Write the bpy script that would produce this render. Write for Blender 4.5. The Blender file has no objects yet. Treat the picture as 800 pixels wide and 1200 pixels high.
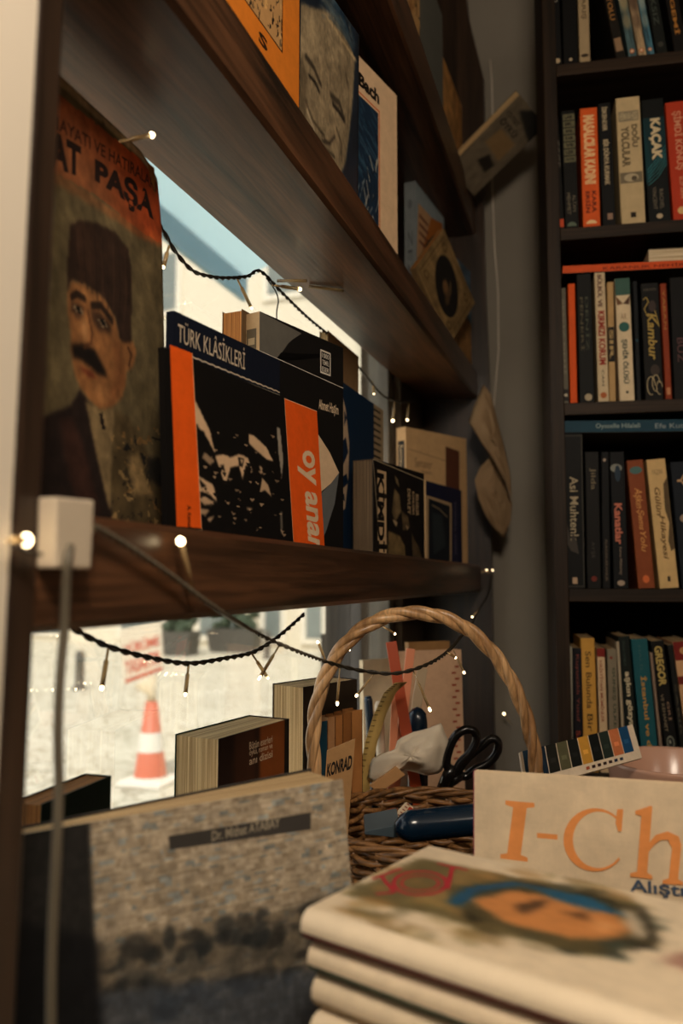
import bpy, math, random
import numpy as np
from mathutils import Vector, Matrix
random.seed(7); rng = np.random.default_rng(7)
SC = bpy.context.scene
COL = SC.collection

# ------------------------------------------------------------------ camera
F = 950.0; VX, VY = 705.0, 680.0            # focal length in pixels of the 800x1200 frame; vanishing point of the shelves
PITCH = math.atan((VY-600)/F)
YAW = math.atan((VX-400)/math.hypot(F, VY-600))
CAM = Vector((0, 0, 1.40))
R0 = Vector((math.cos(YAW), math.sin(YAW), 0)); F0 = Vector((-math.sin(YAW), math.cos(YAW), 0)); Z0 = Vector((0, 0, 1))
FW = F0*math.cos(PITCH)+Z0*math.sin(PITCH); UP = Z0*math.cos(PITCH)-F0*math.sin(PITCH)
cam = bpy.data.cameras.new('camera'); camo = bpy.data.objects.new('camera', cam); COL.objects.link(camo)
cam.sensor_fit = 'VERTICAL'; cam.sensor_height = 36.0; cam.lens = F/1200*36
camo.matrix_world = Matrix(((R0.x, UP.x, -FW.x, CAM.x), (R0.y, UP.y, -FW.y, CAM.y), (R0.z, UP.z, -FW.z, CAM.z), (0, 0, 0, 1)))
cam.clip_start = 0.02; cam.clip_end = 200
cam.dof.use_dof = True; cam.dof.focus_distance = 0.80; cam.dof.aperture_fstop = 4.6
SC.camera = camo

def ray(x, y): return FW*F+R0*(x-400)+UP*(600-y)
def atx(x, y, X): d = ray(x, y); return CAM+d*(X/d.x)
def aty(x, y, Y): d = ray(x, y); return CAM+d*(Y/d.y)
def atz(x, y, Z): d = ray(x, y); return CAM+d*((Z-CAM.z)/d.z)
def atd(x, y, D): return CAM+ray(x, y)*(D/F)
def proj(P):
    v = Vector(P)-CAM; z = v.dot(FW); return (400+F*v.dot(R0)/z, 600-F*v.dot(UP)/z)
def z_for(P, ypx):                          # height above the point P that shows at image row ypx
    a, b = 0.5, 3.0
    for _ in range(50):
        m = (a+b)/2
        if proj((P.x, P.y, m))[1] > ypx: a = m
        else: b = m
    return m

# ------------------------------------------------------------------ colours and materials
def lin(c):
    return tuple((v/255/12.92 if v/255 <= 0.04045 else ((v/255+0.055)/1.055)**2.4) for v in c[:3])
def nodes_of(name):
    m = bpy.data.materials.new(name); m.use_nodes = True
    nt = m.node_tree; b = nt.nodes['Principled BSDF']
    return m, nt, b
def N(nt, t, **kw):
    n = nt.nodes.new(t)
    for k, v in kw.items():
        if k in n.inputs: n.inputs[k].default_value = v
        else: setattr(n, k, v)
    return n
def mixcol(nt, fac, a, b, mode='MIX'):
    n = nt.nodes.new('ShaderNodeMix'); n.data_type = 'RGBA'; n.blend_type = mode
    for s, v in ((n.inputs[0], fac), (n.inputs[6], a), (n.inputs[7], b)):
        if hasattr(v, 'is_output'): nt.links.new(v, s)
        else: s.default_value = v if not isinstance(v, tuple) else (*v[:3], 1)
    return n.outputs[2]
def print_mat(name, rough, spec=0.4, wear=0.15):      # printed card and paper: the print is the colour attribute, worn by a fine noise
    m, nt, b = nodes_of(name)
    at = N(nt, 'ShaderNodeVertexColor', layer_name='Col')
    tc = N(nt, 'ShaderNodeTexCoord')
    no = N(nt, 'ShaderNodeTexNoise', Scale=60.0, Detail=5.0, Roughness=0.7); nt.links.new(tc.outputs['Object'], no.inputs['Vector'])
    mr = N(nt, 'ShaderNodeMapRange'); mr.inputs[1].default_value = 0.3; mr.inputs[2].default_value = 0.75
    mr.inputs[3].default_value = 1-wear; mr.inputs[4].default_value = 1+wear*0.4
    nt.links.new(no.outputs[0], mr.inputs[0])
    c = mixcol(nt, 1.0, at.outputs['Color'], mr.outputs[0], 'MULTIPLY')
    nt.links.new(c, b.inputs['Base Color'])
    b.inputs['Roughness'].default_value = rough; b.inputs['Specular IOR Level'].default_value = spec
    bp = N(nt, 'ShaderNodeBump', Strength=0.15, Distance=0.001); nt.links.new(no.outputs[0], bp.inputs['Height']); nt.links.new(bp.outputs[0], b.inputs['Normal'])
    return m
def plain(name, c, rough=0.5, metal=0.0, spec=0.5, var=0.12, scale=30.0, bump=0.0, bdist=0.001, stretch=(1, 1, 1), emit=None, trans=0.0):
    m, nt, b = nodes_of(name)
    tc = N(nt, 'ShaderNodeTexCoord'); mp = N(nt, 'ShaderNodeMapping'); mp.inputs['Scale'].default_value = stretch
    nt.links.new(tc.outputs['Object'], mp.inputs['Vector'])
    no = N(nt, 'ShaderNodeTexNoise', Scale=scale, Detail=4.0, Roughness=0.6); nt.links.new(mp.outputs[0], no.inputs['Vector'])
    l = lin(c)
    col = mixcol(nt, no.outputs[0], tuple(v*(1-var) for v in l), tuple(min(1, v*(1+var)) for v in l))
    nt.links.new(col, b.inputs['Base Color'])
    b.inputs['Roughness'].default_value = rough; b.inputs['Metallic'].default_value = metal; b.inputs['Specular IOR Level'].default_value = spec
    b.inputs['Transmission Weight'].default_value = trans
    if bump:
        bp = N(nt, 'ShaderNodeBump', Strength=bump, Distance=bdist); nt.links.new(no.outputs[0], bp.inputs['Height']); nt.links.new(bp.outputs[0], b.inputs['Normal'])
    if emit:
        b.inputs['Emission Color'].default_value = (*lin(emit[0]), 1); b.inputs['Emission Strength'].default_value = emit[1]
    return m
def wood(name, dark, light, axis=1, rough=0.4, spec=0.5, scale=1.0, bump=0.25):
    m, nt, b = nodes_of(name)
    tc = N(nt, 'ShaderNodeTexCoord'); mp = N(nt, 'ShaderNodeMapping')
    s = [38.0*scale]*3; s[axis] = 2.2*scale; mp.inputs['Scale'].default_value = s
    nt.links.new(tc.outputs['Object'], mp.inputs['Vector'])
    n1 = N(nt, 'ShaderNodeTexNoise', Scale=1.0, Detail=7.0, Roughness=0.62, Distortion=0.5); nt.links.new(mp.outputs[0], n1.inputs['Vector'])
    mp2 = N(nt, 'ShaderNodeMapping'); s2 = [260.0*scale]*3; s2[axis] = 9.0*scale; mp2.inputs['Scale'].default_value = s2
    nt.links.new(tc.outputs['Object'], mp2.inputs['Vector'])
    n2 = N(nt, 'ShaderNodeTexNoise', Scale=1.0, Detail=3.0); nt.links.new(mp2.outputs[0], n2.inputs['Vector'])
    mr = N(nt, 'ShaderNodeMapRange'); mr.inputs[1].default_value = 0.32; mr.inputs[2].default_value = 0.68; nt.links.new(n1.outputs[0], mr.inputs[0])
    c1 = mixcol(nt, mr.outputs[0], lin(dark), lin(light))
    mr2 = N(nt, 'ShaderNodeMapRange'); mr2.inputs[1].default_value = 0.35; mr2.inputs[2].default_value = 0.6; mr2.inputs[3].default_value = 0.62; mr2.inputs[4].default_value = 1.05
    nt.links.new(n2.outputs[0], mr2.inputs[0])
    c2 = mixcol(nt, 1.0, c1, mr2.outputs[0], 'MULTIPLY'); nt.links.new(c2, b.inputs['Base Color'])
    b.inputs['Roughness'].default_value = rough; b.inputs['Specular IOR Level'].default_value = spec
    bp = N(nt, 'ShaderNodeBump', Strength=bump, Distance=0.0008); nt.links.new(n2.outputs[0], bp.inputs['Height']); nt.links.new(bp.outputs[0], b.inputs['Normal'])
    return m
def pages_mat(name, a, bcol, axis=1, freq=1400.0):       # the sheets of a page block, seen as fine lines across its thickness
    m, nt, b = nodes_of(name)
    tc = N(nt, 'ShaderNodeTexCoord'); mp = N(nt, 'ShaderNodeMapping')
    s = [6.0]*3; s[axis] = freq; mp.inputs['Scale'].default_value = s; nt.links.new(tc.outputs['Object'], mp.inputs['Vector'])
    no = N(nt, 'ShaderNodeTexNoise', Scale=1.0, Detail=2.0); nt.links.new(mp.outputs[0], no.inputs['Vector'])
    mr = N(nt, 'ShaderNodeMapRange'); mr.inputs[1].default_value = 0.35; mr.inputs[2].default_value = 0.65; nt.links.new(no.outputs[0], mr.inputs[0])
    nt.links.new(mixcol(nt, mr.outputs[0], lin(a), lin(bcol)), b.inputs['Base Color'])
    b.inputs['Roughness'].default_value = 0.85; b.inputs['Specular IOR Level'].default_value = 0.15
    bp = N(nt, 'ShaderNodeBump', Strength=0.4, Distance=0.0006); nt.links.new(mr.outputs[0], bp.inputs['Height']); nt.links.new(bp.outputs[0], b.inputs['Normal'])
    return m
M = {}
M['matte'] = print_mat('matte printed card', 0.6, 0.18)
M['gloss'] = print_mat('laminated printed card', 0.33, 0.5, 0.08)
M['old'] = print_mat('worn old printed card', 0.75, 0.2, 0.35)
M['pages'] = pages_mat('cream page edges', (150, 118, 78), (222, 190, 140))
M['pages_x'] = pages_mat('cream page edges of a shelved book', (140, 112, 76), (205, 176, 130), 0)
M['pages_z'] = pages_mat('cream page edges of a lying book', (175, 150, 115), (238, 222, 190), 2, 900.0)
M['pages_old'] = pages_mat('browned page edges', (105, 66, 32), (190, 128, 70))
M['pages_dark'] = pages_mat('grey brown page edges', (62, 48, 34), (98, 78, 56))
M['pages_white'] = pages_mat('white page edges', (195, 175, 145), (245, 230, 205))
M['shelf'] = wood('dark walnut shelf boards', (30, 20, 13), (112, 73, 47), 1, 0.36, 0.40)
M['shelf_z'] = wood('dark walnut upright', (32, 22, 15), (68, 48, 34), 2, 0.38, 0.5)
M['case'] = wood('dark brown bookcase boards', (27, 19, 12), (52, 37, 24), 0, 0.55, 0.2)
M['case_z'] = wood('dark brown bookcase upright', (27, 19, 12), (52, 37, 24), 2, 0.55, 0.2)
M['case_back'] = plain('black brown bookcase back', (16, 13, 10), 0.8, spec=0.15)
M['table'] = wood('worn brown table top', (60, 42, 28), (104, 74, 50), 0, 0.5, 0.4)
M['wicker'] = wood('honey brown wicker', (64, 42, 22), (170, 120, 70), 0, 0.42, 0.5, 3.0, 0.4)
M['cane'] = wood('honey brown twisted cane', (140, 100, 62), (222, 176, 124), 2, 0.36, 0.55, 1.2, 0.3)
M['plaster'] = plain('grey plaster', (142, 134, 122), 0.85, spec=0.2, var=0.1, scale=9, bump=0.25, bdist=0.004)
M['pale'] = plain('pale painted pier', (226, 214, 196), 0.7, spec=0.3, var=0.06, scale=6, bump=0.1, bdist=0.002)
M['wall'] = plain('brown wall lining', (88, 74, 60), 0.8, spec=0.2, scale=8)
M['ceil'] = plain('ceiling paint', (150, 140, 125), 0.9, spec=0.1, scale=5)
M['floor'] = wood('floor boards', (64, 46, 32), (108, 80, 56), 1, 0.5)
M['wire'] = plain('dark green brown wire', (40, 34, 24), 0.45, var=0.2)
M['cable'] = plain('grey cable sheath', (96, 88, 74), 0.5, var=0.15)
M['lead'] = plain('clear amber bulb sleeve', (196, 164, 116), 0.25, trans=0.55, var=0.05)
M['led'] = plain('lit bulb tip', (255, 244, 220), 0.2, emit=((255, 226, 176), 9.0))
M['whiteplastic'] = plain('milky plastic', (206, 190, 168), 0.4, var=0.04)
M['blackplastic'] = plain('black glossy plastic', (14, 13, 13), 0.22, var=0.1)
M['steel'] = plain('steel', (190, 186, 178), 0.25, metal=1.0, var=0.05)
M['navyplastic'] = plain('navy plastic', (10, 32, 50), 0.2, var=0.1)
M['pinkglaze'] = plain('pale pink glaze', (206, 160, 136), 0.22, var=0.05, scale=12)
M['paper'] = plain('crumpled paper', (226, 212, 190), 0.8, spec=0.2, var=0.05, scale=40, bump=0.2)
M['brownpaper'] = plain('brown paper', (150, 122, 90), 0.75, spec=0.25, var=0.2, scale=14, bump=0.3)
M['card'] = plain('tan cardboard', (190, 144, 96), 0.8, spec=0.2, var=0.12, scale=60)

# ------------------------------------------------------------------ mesh builder
class MB:
    def __init__(s): s.v = []; s.f = []; s.m = []; s.c = []; s.sm = []; s.mats = []
    def mi(s, mat):
        if mat not in s.mats: s.mats.append(mat)
        return s.mats.index(mat)
    def face(s, pts, col=(200, 200, 200), mat='matte', smooth=False):
        i = len(s.v); s.v += [tuple(p) for p in pts]; s.f.append(tuple(range(i, i+len(pts)))); s.m.append(s.mi(mat)); s.c.append(lin(col)); s.sm.append(smooth)
    def mesh(s, vs, fs, col=(200, 200, 200), mat='matte', smooth=False):
        i = len(s.v); s.v += [tuple(p) for p in vs]; k = s.mi(mat); l = lin(col)
        for f in fs: s.f.append(tuple(i+j for j in f)); s.m.append(k); s.c.append(l); s.sm.append(smooth)
    def box(s, x0, y0, z0, x1, y1, z1, col=(200, 200, 200), mat='matte'):
        vs = [(x, y, z) for z in (z0, z1) for y in (y0, y1) for x in (x0, x1)]
        s.mesh(vs, [(0, 2, 3, 1), (4, 5, 7, 6), (0, 1, 5, 4), (2, 6, 7, 3), (0, 4, 6, 2), (1, 3, 7, 5)], col, mat)
    def hexa(s, b, t, col=(200, 200, 200), mat='matte'):      # b, t: four corners each, same order
        vs = list(b)+list(t); s.mesh(vs, [(3, 2, 1, 0), (4, 5, 6, 7)]+[(i, (i+1) % 4, 4+(i+1) % 4, 4+i) for i in range(4)], col, mat)
    def tube(s, pts, rad, n=8, col=(200, 200, 200), mat='wire', closed=False, cap=True):
        pts = [Vector(p) for p in pts]; m = len(pts); rs = rad if hasattr(rad, '__len__') else [rad]*m
        vs = []; nrm = None
        for i, p in enumerate(pts):
            a = pts[i-1] if (i or closed) else p; b = pts[(i+1) % m] if (i < m-1 or closed) else p
            t = (b-a)
            if t.length < 1e-9: t = Vector((0, 0, 1))
            t.normalize()
            if nrm is None:
                nrm = t.orthogonal().normalized()
            nrm = (nrm-t*nrm.dot(t)); nrm = nrm.normalized() if nrm.length > 1e-6 else t.orthogonal().normalized()
            bi = t.cross(nrm)
            vs += [p+(nrm*math.cos(2*math.pi*k/n)+bi*math.sin(2*math.pi*k/n))*rs[i] for k in range(n)]
        fs = []
        for i in range(m if closed else m-1):
            j = (i+1) % m
            fs += [(i*n+k, i*n+(k+1) % n, j*n+(k+1) % n, j*n+k) for k in range(n)]
        if cap and not closed: fs += [tuple(range(n))[::-1], tuple((m-1)*n+k for k in range(n))]
        s.mesh(vs, fs, col, mat, True)
    def lathe(s, prof, n=32, col=(200, 200, 200), mat='wire', cen=(0, 0, 0), smooth=True):
        vs = [(cen[0]+r*math.cos(2*math.pi*k/n), cen[1]+r*math.sin(2*math.pi*k/n), cen[2]+z) for r, z in prof for k in range(n)]
        fs = [(i*n+k, i*n+(k+1) % n, (i+1)*n+(k+1) % n, (i+1)*n+k) for i in range(len(prof)-1) for k in range(n)]
        s.mesh(vs, fs, col, mat, smooth)
    def ball(s, c, r, mat, n=10, col=(255, 255, 255)):
        prof = [(max(1e-5, r*math.sin(math.pi*i/n)), -r*math.cos(math.pi*i/n)) for i in range(n+1)]
        s.lathe(prof, n+2, col, mat, c)
    def build(s, name, parent=None, bevel=0.0, subsurf=0):
        me = bpy.data.meshes.new(name); me.from_pydata(s.v, [], s.f)
        for m in s.mats: me.materials.append(M[m])
        me.polygons.foreach_set('material_index', s.m); me.polygons.foreach_set('use_smooth', s.sm)
        ca = me.color_attributes.new('Col', 'FLOAT_COLOR', 'CORNER')
        cnt = np.array([len(f) for f in s.f]); cc = np.repeat(np.array(s.c, np.float32), cnt, 0)
        ca.data.foreach_set('color', np.concatenate([cc, np.ones((len(cc), 1), np.float32)], 1).ravel())
        me.update(); me.validate()
        o = bpy.data.objects.new(name, me); COL.objects.link(o)
        if parent: o.parent = parent
        if bevel:
            b = o.modifiers.new('bevel', 'BEVEL'); b.width = bevel; b.segments = 2; b.limit_method = 'ANGLE'
        if subsurf:
            b = o.modifiers.new('sub', 'SUBSURF'); b.levels = b.render_levels = subsurf
        return o
def tag(o, label=None, cat=None, group=None, kind=None):
    if label: o['label'] = label
    if cat: o['category'] = cat
    if group: o['group'] = group
    if kind: o['kind'] = kind
    return o
def empty(name, mat, label, cat, group=None):
    o = bpy.data.objects.new(name, None); COL.objects.link(o); o.empty_display_size = 0.02
    o.matrix_world = mat; return tag(o, label, cat, group)
def T3(x, y=None, z=None): return Matrix.Translation((x, y, z) if y is not None else x)

# ------------------------------------------------------------------ lettering
_tc = {}
def glyphs(s, bold=0.0, shear=0.0):
    k = (s, bold, shear)
    if k in _tc: return _tc[k]
    cu = bpy.data.curves.new('t', 'FONT'); cu.body = s; cu.offset = bold; cu.shear = shear; cu.resolution_u = 3; cu.fill_mode = 'FRONT'
    o = bpy.data.objects.new('t', cu); COL.objects.link(o)
    dg = bpy.context.evaluated_depsgraph_get(); dg.update()
    me = o.evaluated_get(dg).to_mesh()
    vs = np.array([(v.co.x, v.co.y) for v in me.vertices]) if len(me.vertices) else np.zeros((1, 2))
    fs = [tuple(p.vertices) for p in me.polygons]
    o.evaluated_get(dg).to_mesh_clear(); bpy.data.objects.remove(o); bpy.data.curves.remove(cu)
    a = vs.min(0); b = vs.max(0); vs = (vs-a)/np.maximum(b-a, 1e-6)
    _tc[k] = (vs, fs); return _tc[k]

class Art:                                   # draws flat print on one face of a part; u, v run 0..1 over the face
    def __init__(s, mb, O, A, B, Nn, w, h, mw=None, mat='matte'):
        s.mb = mb; s.O = Vector(O); s.A = Vector(A); s.B = Vector(B); s.N = Vector(Nn); s.w = w; s.h = h; s.mw = mw; s.mat = mat; s.k = 0
    def pt(s, u, v, k=None):
        return s.O+s.A*(u*s.w)+s.B*(v*s.h)+s.N*(0.00003*(s.k if k is None else k))
    def P(s, pts):                           # image points -> u, v on this face
        O = s.mw @ s.O; A = s.mw.to_3x3() @ s.A; B = s.mw.to_3x3() @ s.B; n = A.cross(B); out = []
        for x, y in pts:
            d = ray(x, y); t = (O-CAM).dot(n)/d.dot(n); q = CAM+d*t-O
            out.append((q.dot(A)/s.w, q.dot(B)/s.h))
        return out
    def poly(s, pts, col): s.k += 1; s.mb.face([s.pt(u, v) for u, v in pts], col, s.mat)
    def rect(s, u0, v0, u1, v1, col): s.poly([(u0, v0), (u1, v0), (u1, v1), (u0, v1)], col)
    def frame(s, u0, v0, u1, v1, tu, col):
        tv = tu*s.w/s.h; s.rect(u0, v0, u1, v0+tv, col); s.rect(u0, v1-tv, u1, v1, col); s.rect(u0, v0, u0+tu, v1, col); s.rect(u1-tu, v0, u1, v1, col)
    def ell(s, cu, cv, ru, rv, col, rot=0, a0=0, a1=360, n=28):
        c, q = math.cos(rot), math.sin(rot); pts = []
        for i in range(n):
            t = math.radians(a0+(a1-a0)*i/(n if a1-a0 >= 360 else n-1)); x, y = ru*s.w*math.cos(t), rv*s.h*math.sin(t)
            pts.append((cu+(x*c-y*q)/s.w, cv+(x*q+y*c)/s.h))
        s.poly(pts, col)
    def line(s, pts, wd, col):               # polyline of width wd metres
        s.k += 1
        q = [(u*s.w, v*s.h) for u, v in pts]
        for (x0, y0), (x1, y1) in zip(q, q[1:]):
            L = math.hypot(x1-x0, y1-y0) or 1e-6; nx, ny = -(y1-y0)/L*wd/2, (x1-x0)/L*wd/2
            s.mb.face([s.pt((x0+nx)/s.w, (y0+ny)/s.h), s.pt((x0-nx)/s.w, (y0-ny)/s.h), s.pt((x1-nx)/s.w, (y1-ny)/s.h), s.pt((x1+nx)/s.w, (y1+ny)/s.h)], col, s.mat)
    def text(s, t, u0, v0, u1, v1, col, rot=0, bold=0.0, shear=0.0):
        s.k += 1; vs, fs = glyphs(t, bold, shear); out = []
        for a, b in vs:
            if rot == 0: u, v = u0+a*(u1-u0), v0+b*(v1-v0)
            elif rot == -90: u, v = u0+b*(u1-u0), v1-a*(v1-v0)
            else: u, v = u1-b*(u1-u0), v0+a*(v1-v0)
            out.append(s.pt(u, v))
        s.mb.mesh(out, fs, col, s.mat)
    def canvas(s, cv, u0=0, v0=0, u1=1, v1=1):
        s.k += 1; ny, nx = cv.a.shape[:2]; b = s.mb; i0 = len(b.v)
        for j in range(ny+1):
            for i in range(nx+1): b.v.append(tuple(s.pt(u0+(u1-u0)*i/nx, v0+(v1-v0)*j/ny)))
        k = b.mi(s.mat); cl = cv.linear()
        for j in range(ny):
            for i in range(nx):
                q = i0+j*(nx+1)+i; b.f.append((q, q+1, q+nx+2, q+nx+1)); b.m.append(k); b.c.append(tuple(cl[j, i])); b.sm.append(False)

class Canvas:                                # a small paint program for printed pictures (rows run bottom to top)
    def __init__(s, nx, ny, bg):
        s.a = np.tile(np.array(bg, float), (ny, nx, 1)); s.U, s.V = np.meshgrid((np.arange(nx)+.5)/nx, (np.arange(ny)+.5)/ny); s.asp = ny/nx
    def mask_poly(s, pts):
        ins = np.zeros(s.U.shape, bool); n = len(pts)
        for i in range(n):
            x0, y0 = pts[i]; x1, y1 = pts[(i+1) % n]
            if y0 == y1: continue
            c = ((y0 > s.V) != (y1 > s.V)) & (s.U < (x1-x0)*(s.V-y0)/(y1-y0)+x0); ins ^= c
        return ins.astype(float)
    def put(s, m, col, al=1.0):
        m = np.clip(m*al, 0, 1)[..., None]; s.a = s.a*(1-m)+np.array(col, float)*m
    def poly(s, pts, col, al=1.0, soft=0):
        m = s.mask_poly(pts)
        for _ in range(soft): m = blur(m)
        s.put(m, col, al)
    def ell(s, cu, cv, ru, rv, col, al=1.0, rot=0.0, soft=0.15):
        x, y = s.U-cu, (s.V-cv); c, q = math.cos(rot), math.sin(rot); X = x*c+y*q; Y = -x*q+y*c
        d = np.sqrt((X/ru)**2+(Y/rv)**2); s.put(np.clip((1-d)/max(soft, 1e-3)+0.5, 0, 1), col, al)
    def line(s, pts, w, col, al=1.0):
        m = np.zeros(s.U.shape)
        for (x0, y0), (x1, y1) in zip(pts, pts[1:]):
            dx, dy = x1-x0, y1-y0; t = np.clip(((s.U-x0)*dx+(s.V-y0)*dy)/(dx*dx+dy*dy+1e-9), 0, 1)
            d = np.hypot(s.U-x0-t*dx, s.V-y0-t*dy); m = np.maximum(m, np.clip((w-d)/(w*0.6), 0, 1))
        s.put(m, col, al)
    def noise(s, n, amp, mult=True, seed=0):
        g = vnoise(s.U.shape, n, seed)[..., None]; s.a = s.a*(1+amp*(g-0.5)*2) if mult else s.a+amp*(g-0.5)*2
    def linear(s):
        x = np.clip(s.a, 0, 255)/255; return np.where(x <= 0.04045, x/12.92, ((x+0.055)/1.055)**2.4)
def cv_warp(cv, n, amp, seed=0):
    h, w = cv.a.shape[:2]; dy = (vnoise((h, w), n, seed)-.5)*2*amp*h; dx = (vnoise((h, w), n, seed+50)-.5)*2*amp*w
    yy, xx = np.mgrid[0:h, 0:w]; cv.a = cv.a[np.clip((yy+dy).round().astype(int), 0, h-1), np.clip((xx+dx).round().astype(int), 0, w-1)]
def cv_blur(cv, k=1):
    for _ in range(k): cv.a = np.stack([blur(cv.a[..., i]) for i in range(3)], -1)
def blur(m):
    p = np.pad(m, 1, mode='edge'); return (p[1:-1, 1:-1]*4+p[:-2, 1:-1]*2+p[2:, 1:-1]*2+p[1:-1, :-2]*2+p[1:-1, 2:]*2+p[:-2, :-2]+p[2:, :-2]+p[:-2, 2:]+p[2:, 2:])/16
def vnoise(shape, n, seed=0):
    r = np.random.default_rng(seed); out = np.zeros(shape); amp = 1.0; tot = 0
    for o in range(3):
        k = int(n*2**o); g = r.random((k+2, k+2)); yy = np.linspace(0, k, shape[0]); xx = np.linspace(0, k, shape[1])
        yi = np.minimum(yy.astype(int), k); xi = np.minimum(xx.astype(int), k); fy = (yy-yi)[:, None]; fx = (xx-xi)[None]
        fy = fy*fy*(3-2*fy); fx = fx*fx*(3-2*fx)
        a = g[np.ix_(yi, xi)]; b = g[np.ix_(yi, xi+1)]; c = g[np.ix_(yi+1, xi)]; d = g[np.ix_(yi+1, xi+1)]
        out += amp*((a*(1-fx)+b*fx)*(1-fy)+(c*(1-fx)+d*fx)*fy); tot += amp; amp *= 0.5
    return out/tot

# ------------------------------------------------------------------ books
def frame_of(org, wdir, lean=0.0, roll=0.0):    # local x along the cover, z up, y away from the reader
    x = Vector((wdir[0], wdir[1], 0)).normalized(); y = Z0.cross(x)
    m = Matrix(((x.x, y.x, 0, org[0]), (x.y, y.y, 0, org[1]), (0, 0, 1, org[2]), (0, 0, 0, 1)))
    return m @ Matrix.Rotation(-roll, 4, 'Y') @ Matrix.Rotation(-lean, 4, 'X')
def book(label, mw, W, H, T, cover, art=None, left=None, lart=None, mat='matte', pages='pages', spine='left', t=0.0007, group=None, cat='book', name='book', fold=0.0, cedge=None):
    e = empty(name, mw, label, cat, group)
    b = MB(); ce = cedge or cover; lc = left or cover
    b.box(0, 0, 0, W, t, H, cover, mat); b.box(0, T-t, 0, W, T, H, ce, mat)
    if spine == 'left': b.box(-t, 0, 0, 0, T, H, lc, mat)
    elif spine == 'right': b.box(W, 0, 0, W+t, T, H, lc, mat)
    elif spine == 'top': b.box(0, 0, H, W, T, H+t, lc, mat)
    elif spine == 'bottom': b.box(0, 0, -t, W, T, 0, lc, mat)
    if art: art(Art(b, (0, 0, 0), (1, 0, 0), (0, 0, 1), (0, -1, 0), W, H, mw, mat))
    if lart: lart(Art(b, (-t, T, 0), (0, -1, 0), (0, 0, 1), (-1, 0, 0), T, H, mw, mat))
    b.build('cover', e)
    p = MB(); g = 0.0012
    p.box(g if spine != 'left' else 0, t, g if spine != 'bottom' else 0, W-(g if spine != 'right' else 0), T-t, H-(g if spine != 'top' else 0), mat=pages)
    p.build('page_block', e)
    return e
def span(xl, Xl, xr, Xr, ymid, z, ytop):         # where a cover stands: ends seen at columns xl, xr and at depths Xl, Xr behind the shelf front
    a = atx(xl, ymid, Xl); b = atx(xr, ymid, Xr); a.z = b.z = z
    d = b-a; return a, d, d.length, z_for(a, ytop)-z
# ------------------------------------------------------------------ the room
FL = 0.20; CE = 2.95; XW = -0.36; YB = 1.75
def struct(name, mb, **k): return tag(mb.build(name, **k), kind='structure')
b = MB(); b.box(-0.48, -2.4, FL-0.1, 2.8, 1.95, FL, mat='floor'); struct('floor', b)
b = MB(); b.box(-0.48, -2.4, CE, 2.8, 1.95, CE+0.1, mat='ceil'); struct('ceiling', b)
WY0, WY1, WZ0, WZ1 = 0.303, 1.50, 1.03, 1.92
b = MB()
b.box(XW-0.08, -2.3, FL, XW, WY0, CE, mat='wall'); b.box(XW-0.08, WY1, FL, XW, YB, CE, mat='wall')
b.box(XW-0.08, WY0, FL, XW, WY1, WZ0, mat='wall'); b.box(XW-0.08, WY0, WZ1, XW, WY1, CE, mat='wall')
struct('wall_left', b)
b = MB(); b.box(-0.44, YB, FL, 2.7, YB+0.1, CE, mat='plaster'); struct('wall_back', b)
b = MB(); b.box(2.6, -2.3, FL, 2.7, YB, CE, mat='plaster'); struct('wall_right', b)
b = MB(); b.box(-0.44, -2.4, FL, 2.7, -2.3, CE, mat='plaster'); struct('wall_front', b)

# window behind the shelves
M['winframe'] = plain('grey painted window frame', (120, 112, 100), 0.5, var=0.08)
b = MB(); fx0, fx1 = XW-0.055, XW-0.015
b.box(fx0, WY0, WZ0, fx1, WY0+0.03, WZ1, mat='winframe'); b.box(fx0, WY1-0.035, WZ0, fx1, WY1, WZ1, mat='winframe')
b.box(fx0, WY0+0.03, WZ0, fx1, WY1-0.035, WZ0+0.035, mat='winframe'); b.box(fx0, WY0+0.03, WZ1-0.03, fx1, WY1-0.035, WZ1, mat='winframe')
win = struct('window_1', b, bevel=0.003)
m, nt, bs = nodes_of('window glass'); nt.nodes.remove(bs)
tr = N(nt, 'ShaderNodeBsdfTransparent'); gl = N(nt, 'ShaderNodeBsdfGlossy', Roughness=0.03); fr = N(nt, 'ShaderNodeFresnel', IOR=1.45); mx = N(nt, 'ShaderNodeMixShader')
mu = N(nt, 'ShaderNodeMath', operation='MULTIPLY'); mu.inputs[1].default_value = 0.5
nt.links.new(fr.outputs[0], mu.inputs[0]); nt.links.new(mu.outputs[0], mx.inputs[0]); nt.links.new(tr.outputs[0], mx.inputs[1]); nt.links.new(gl.outputs[0], mx.inputs[2])
nt.links.new(mx.outputs[0], nt.nodes['Material Output'].inputs[0]); M['glass'] = m
b = MB(); b.box(XW-0.037, WY0+0.025, WZ0+0.03, XW-0.033, WY1-0.03, WZ1-0.025, mat='glass'); b.build('glass_pane', win)

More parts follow.
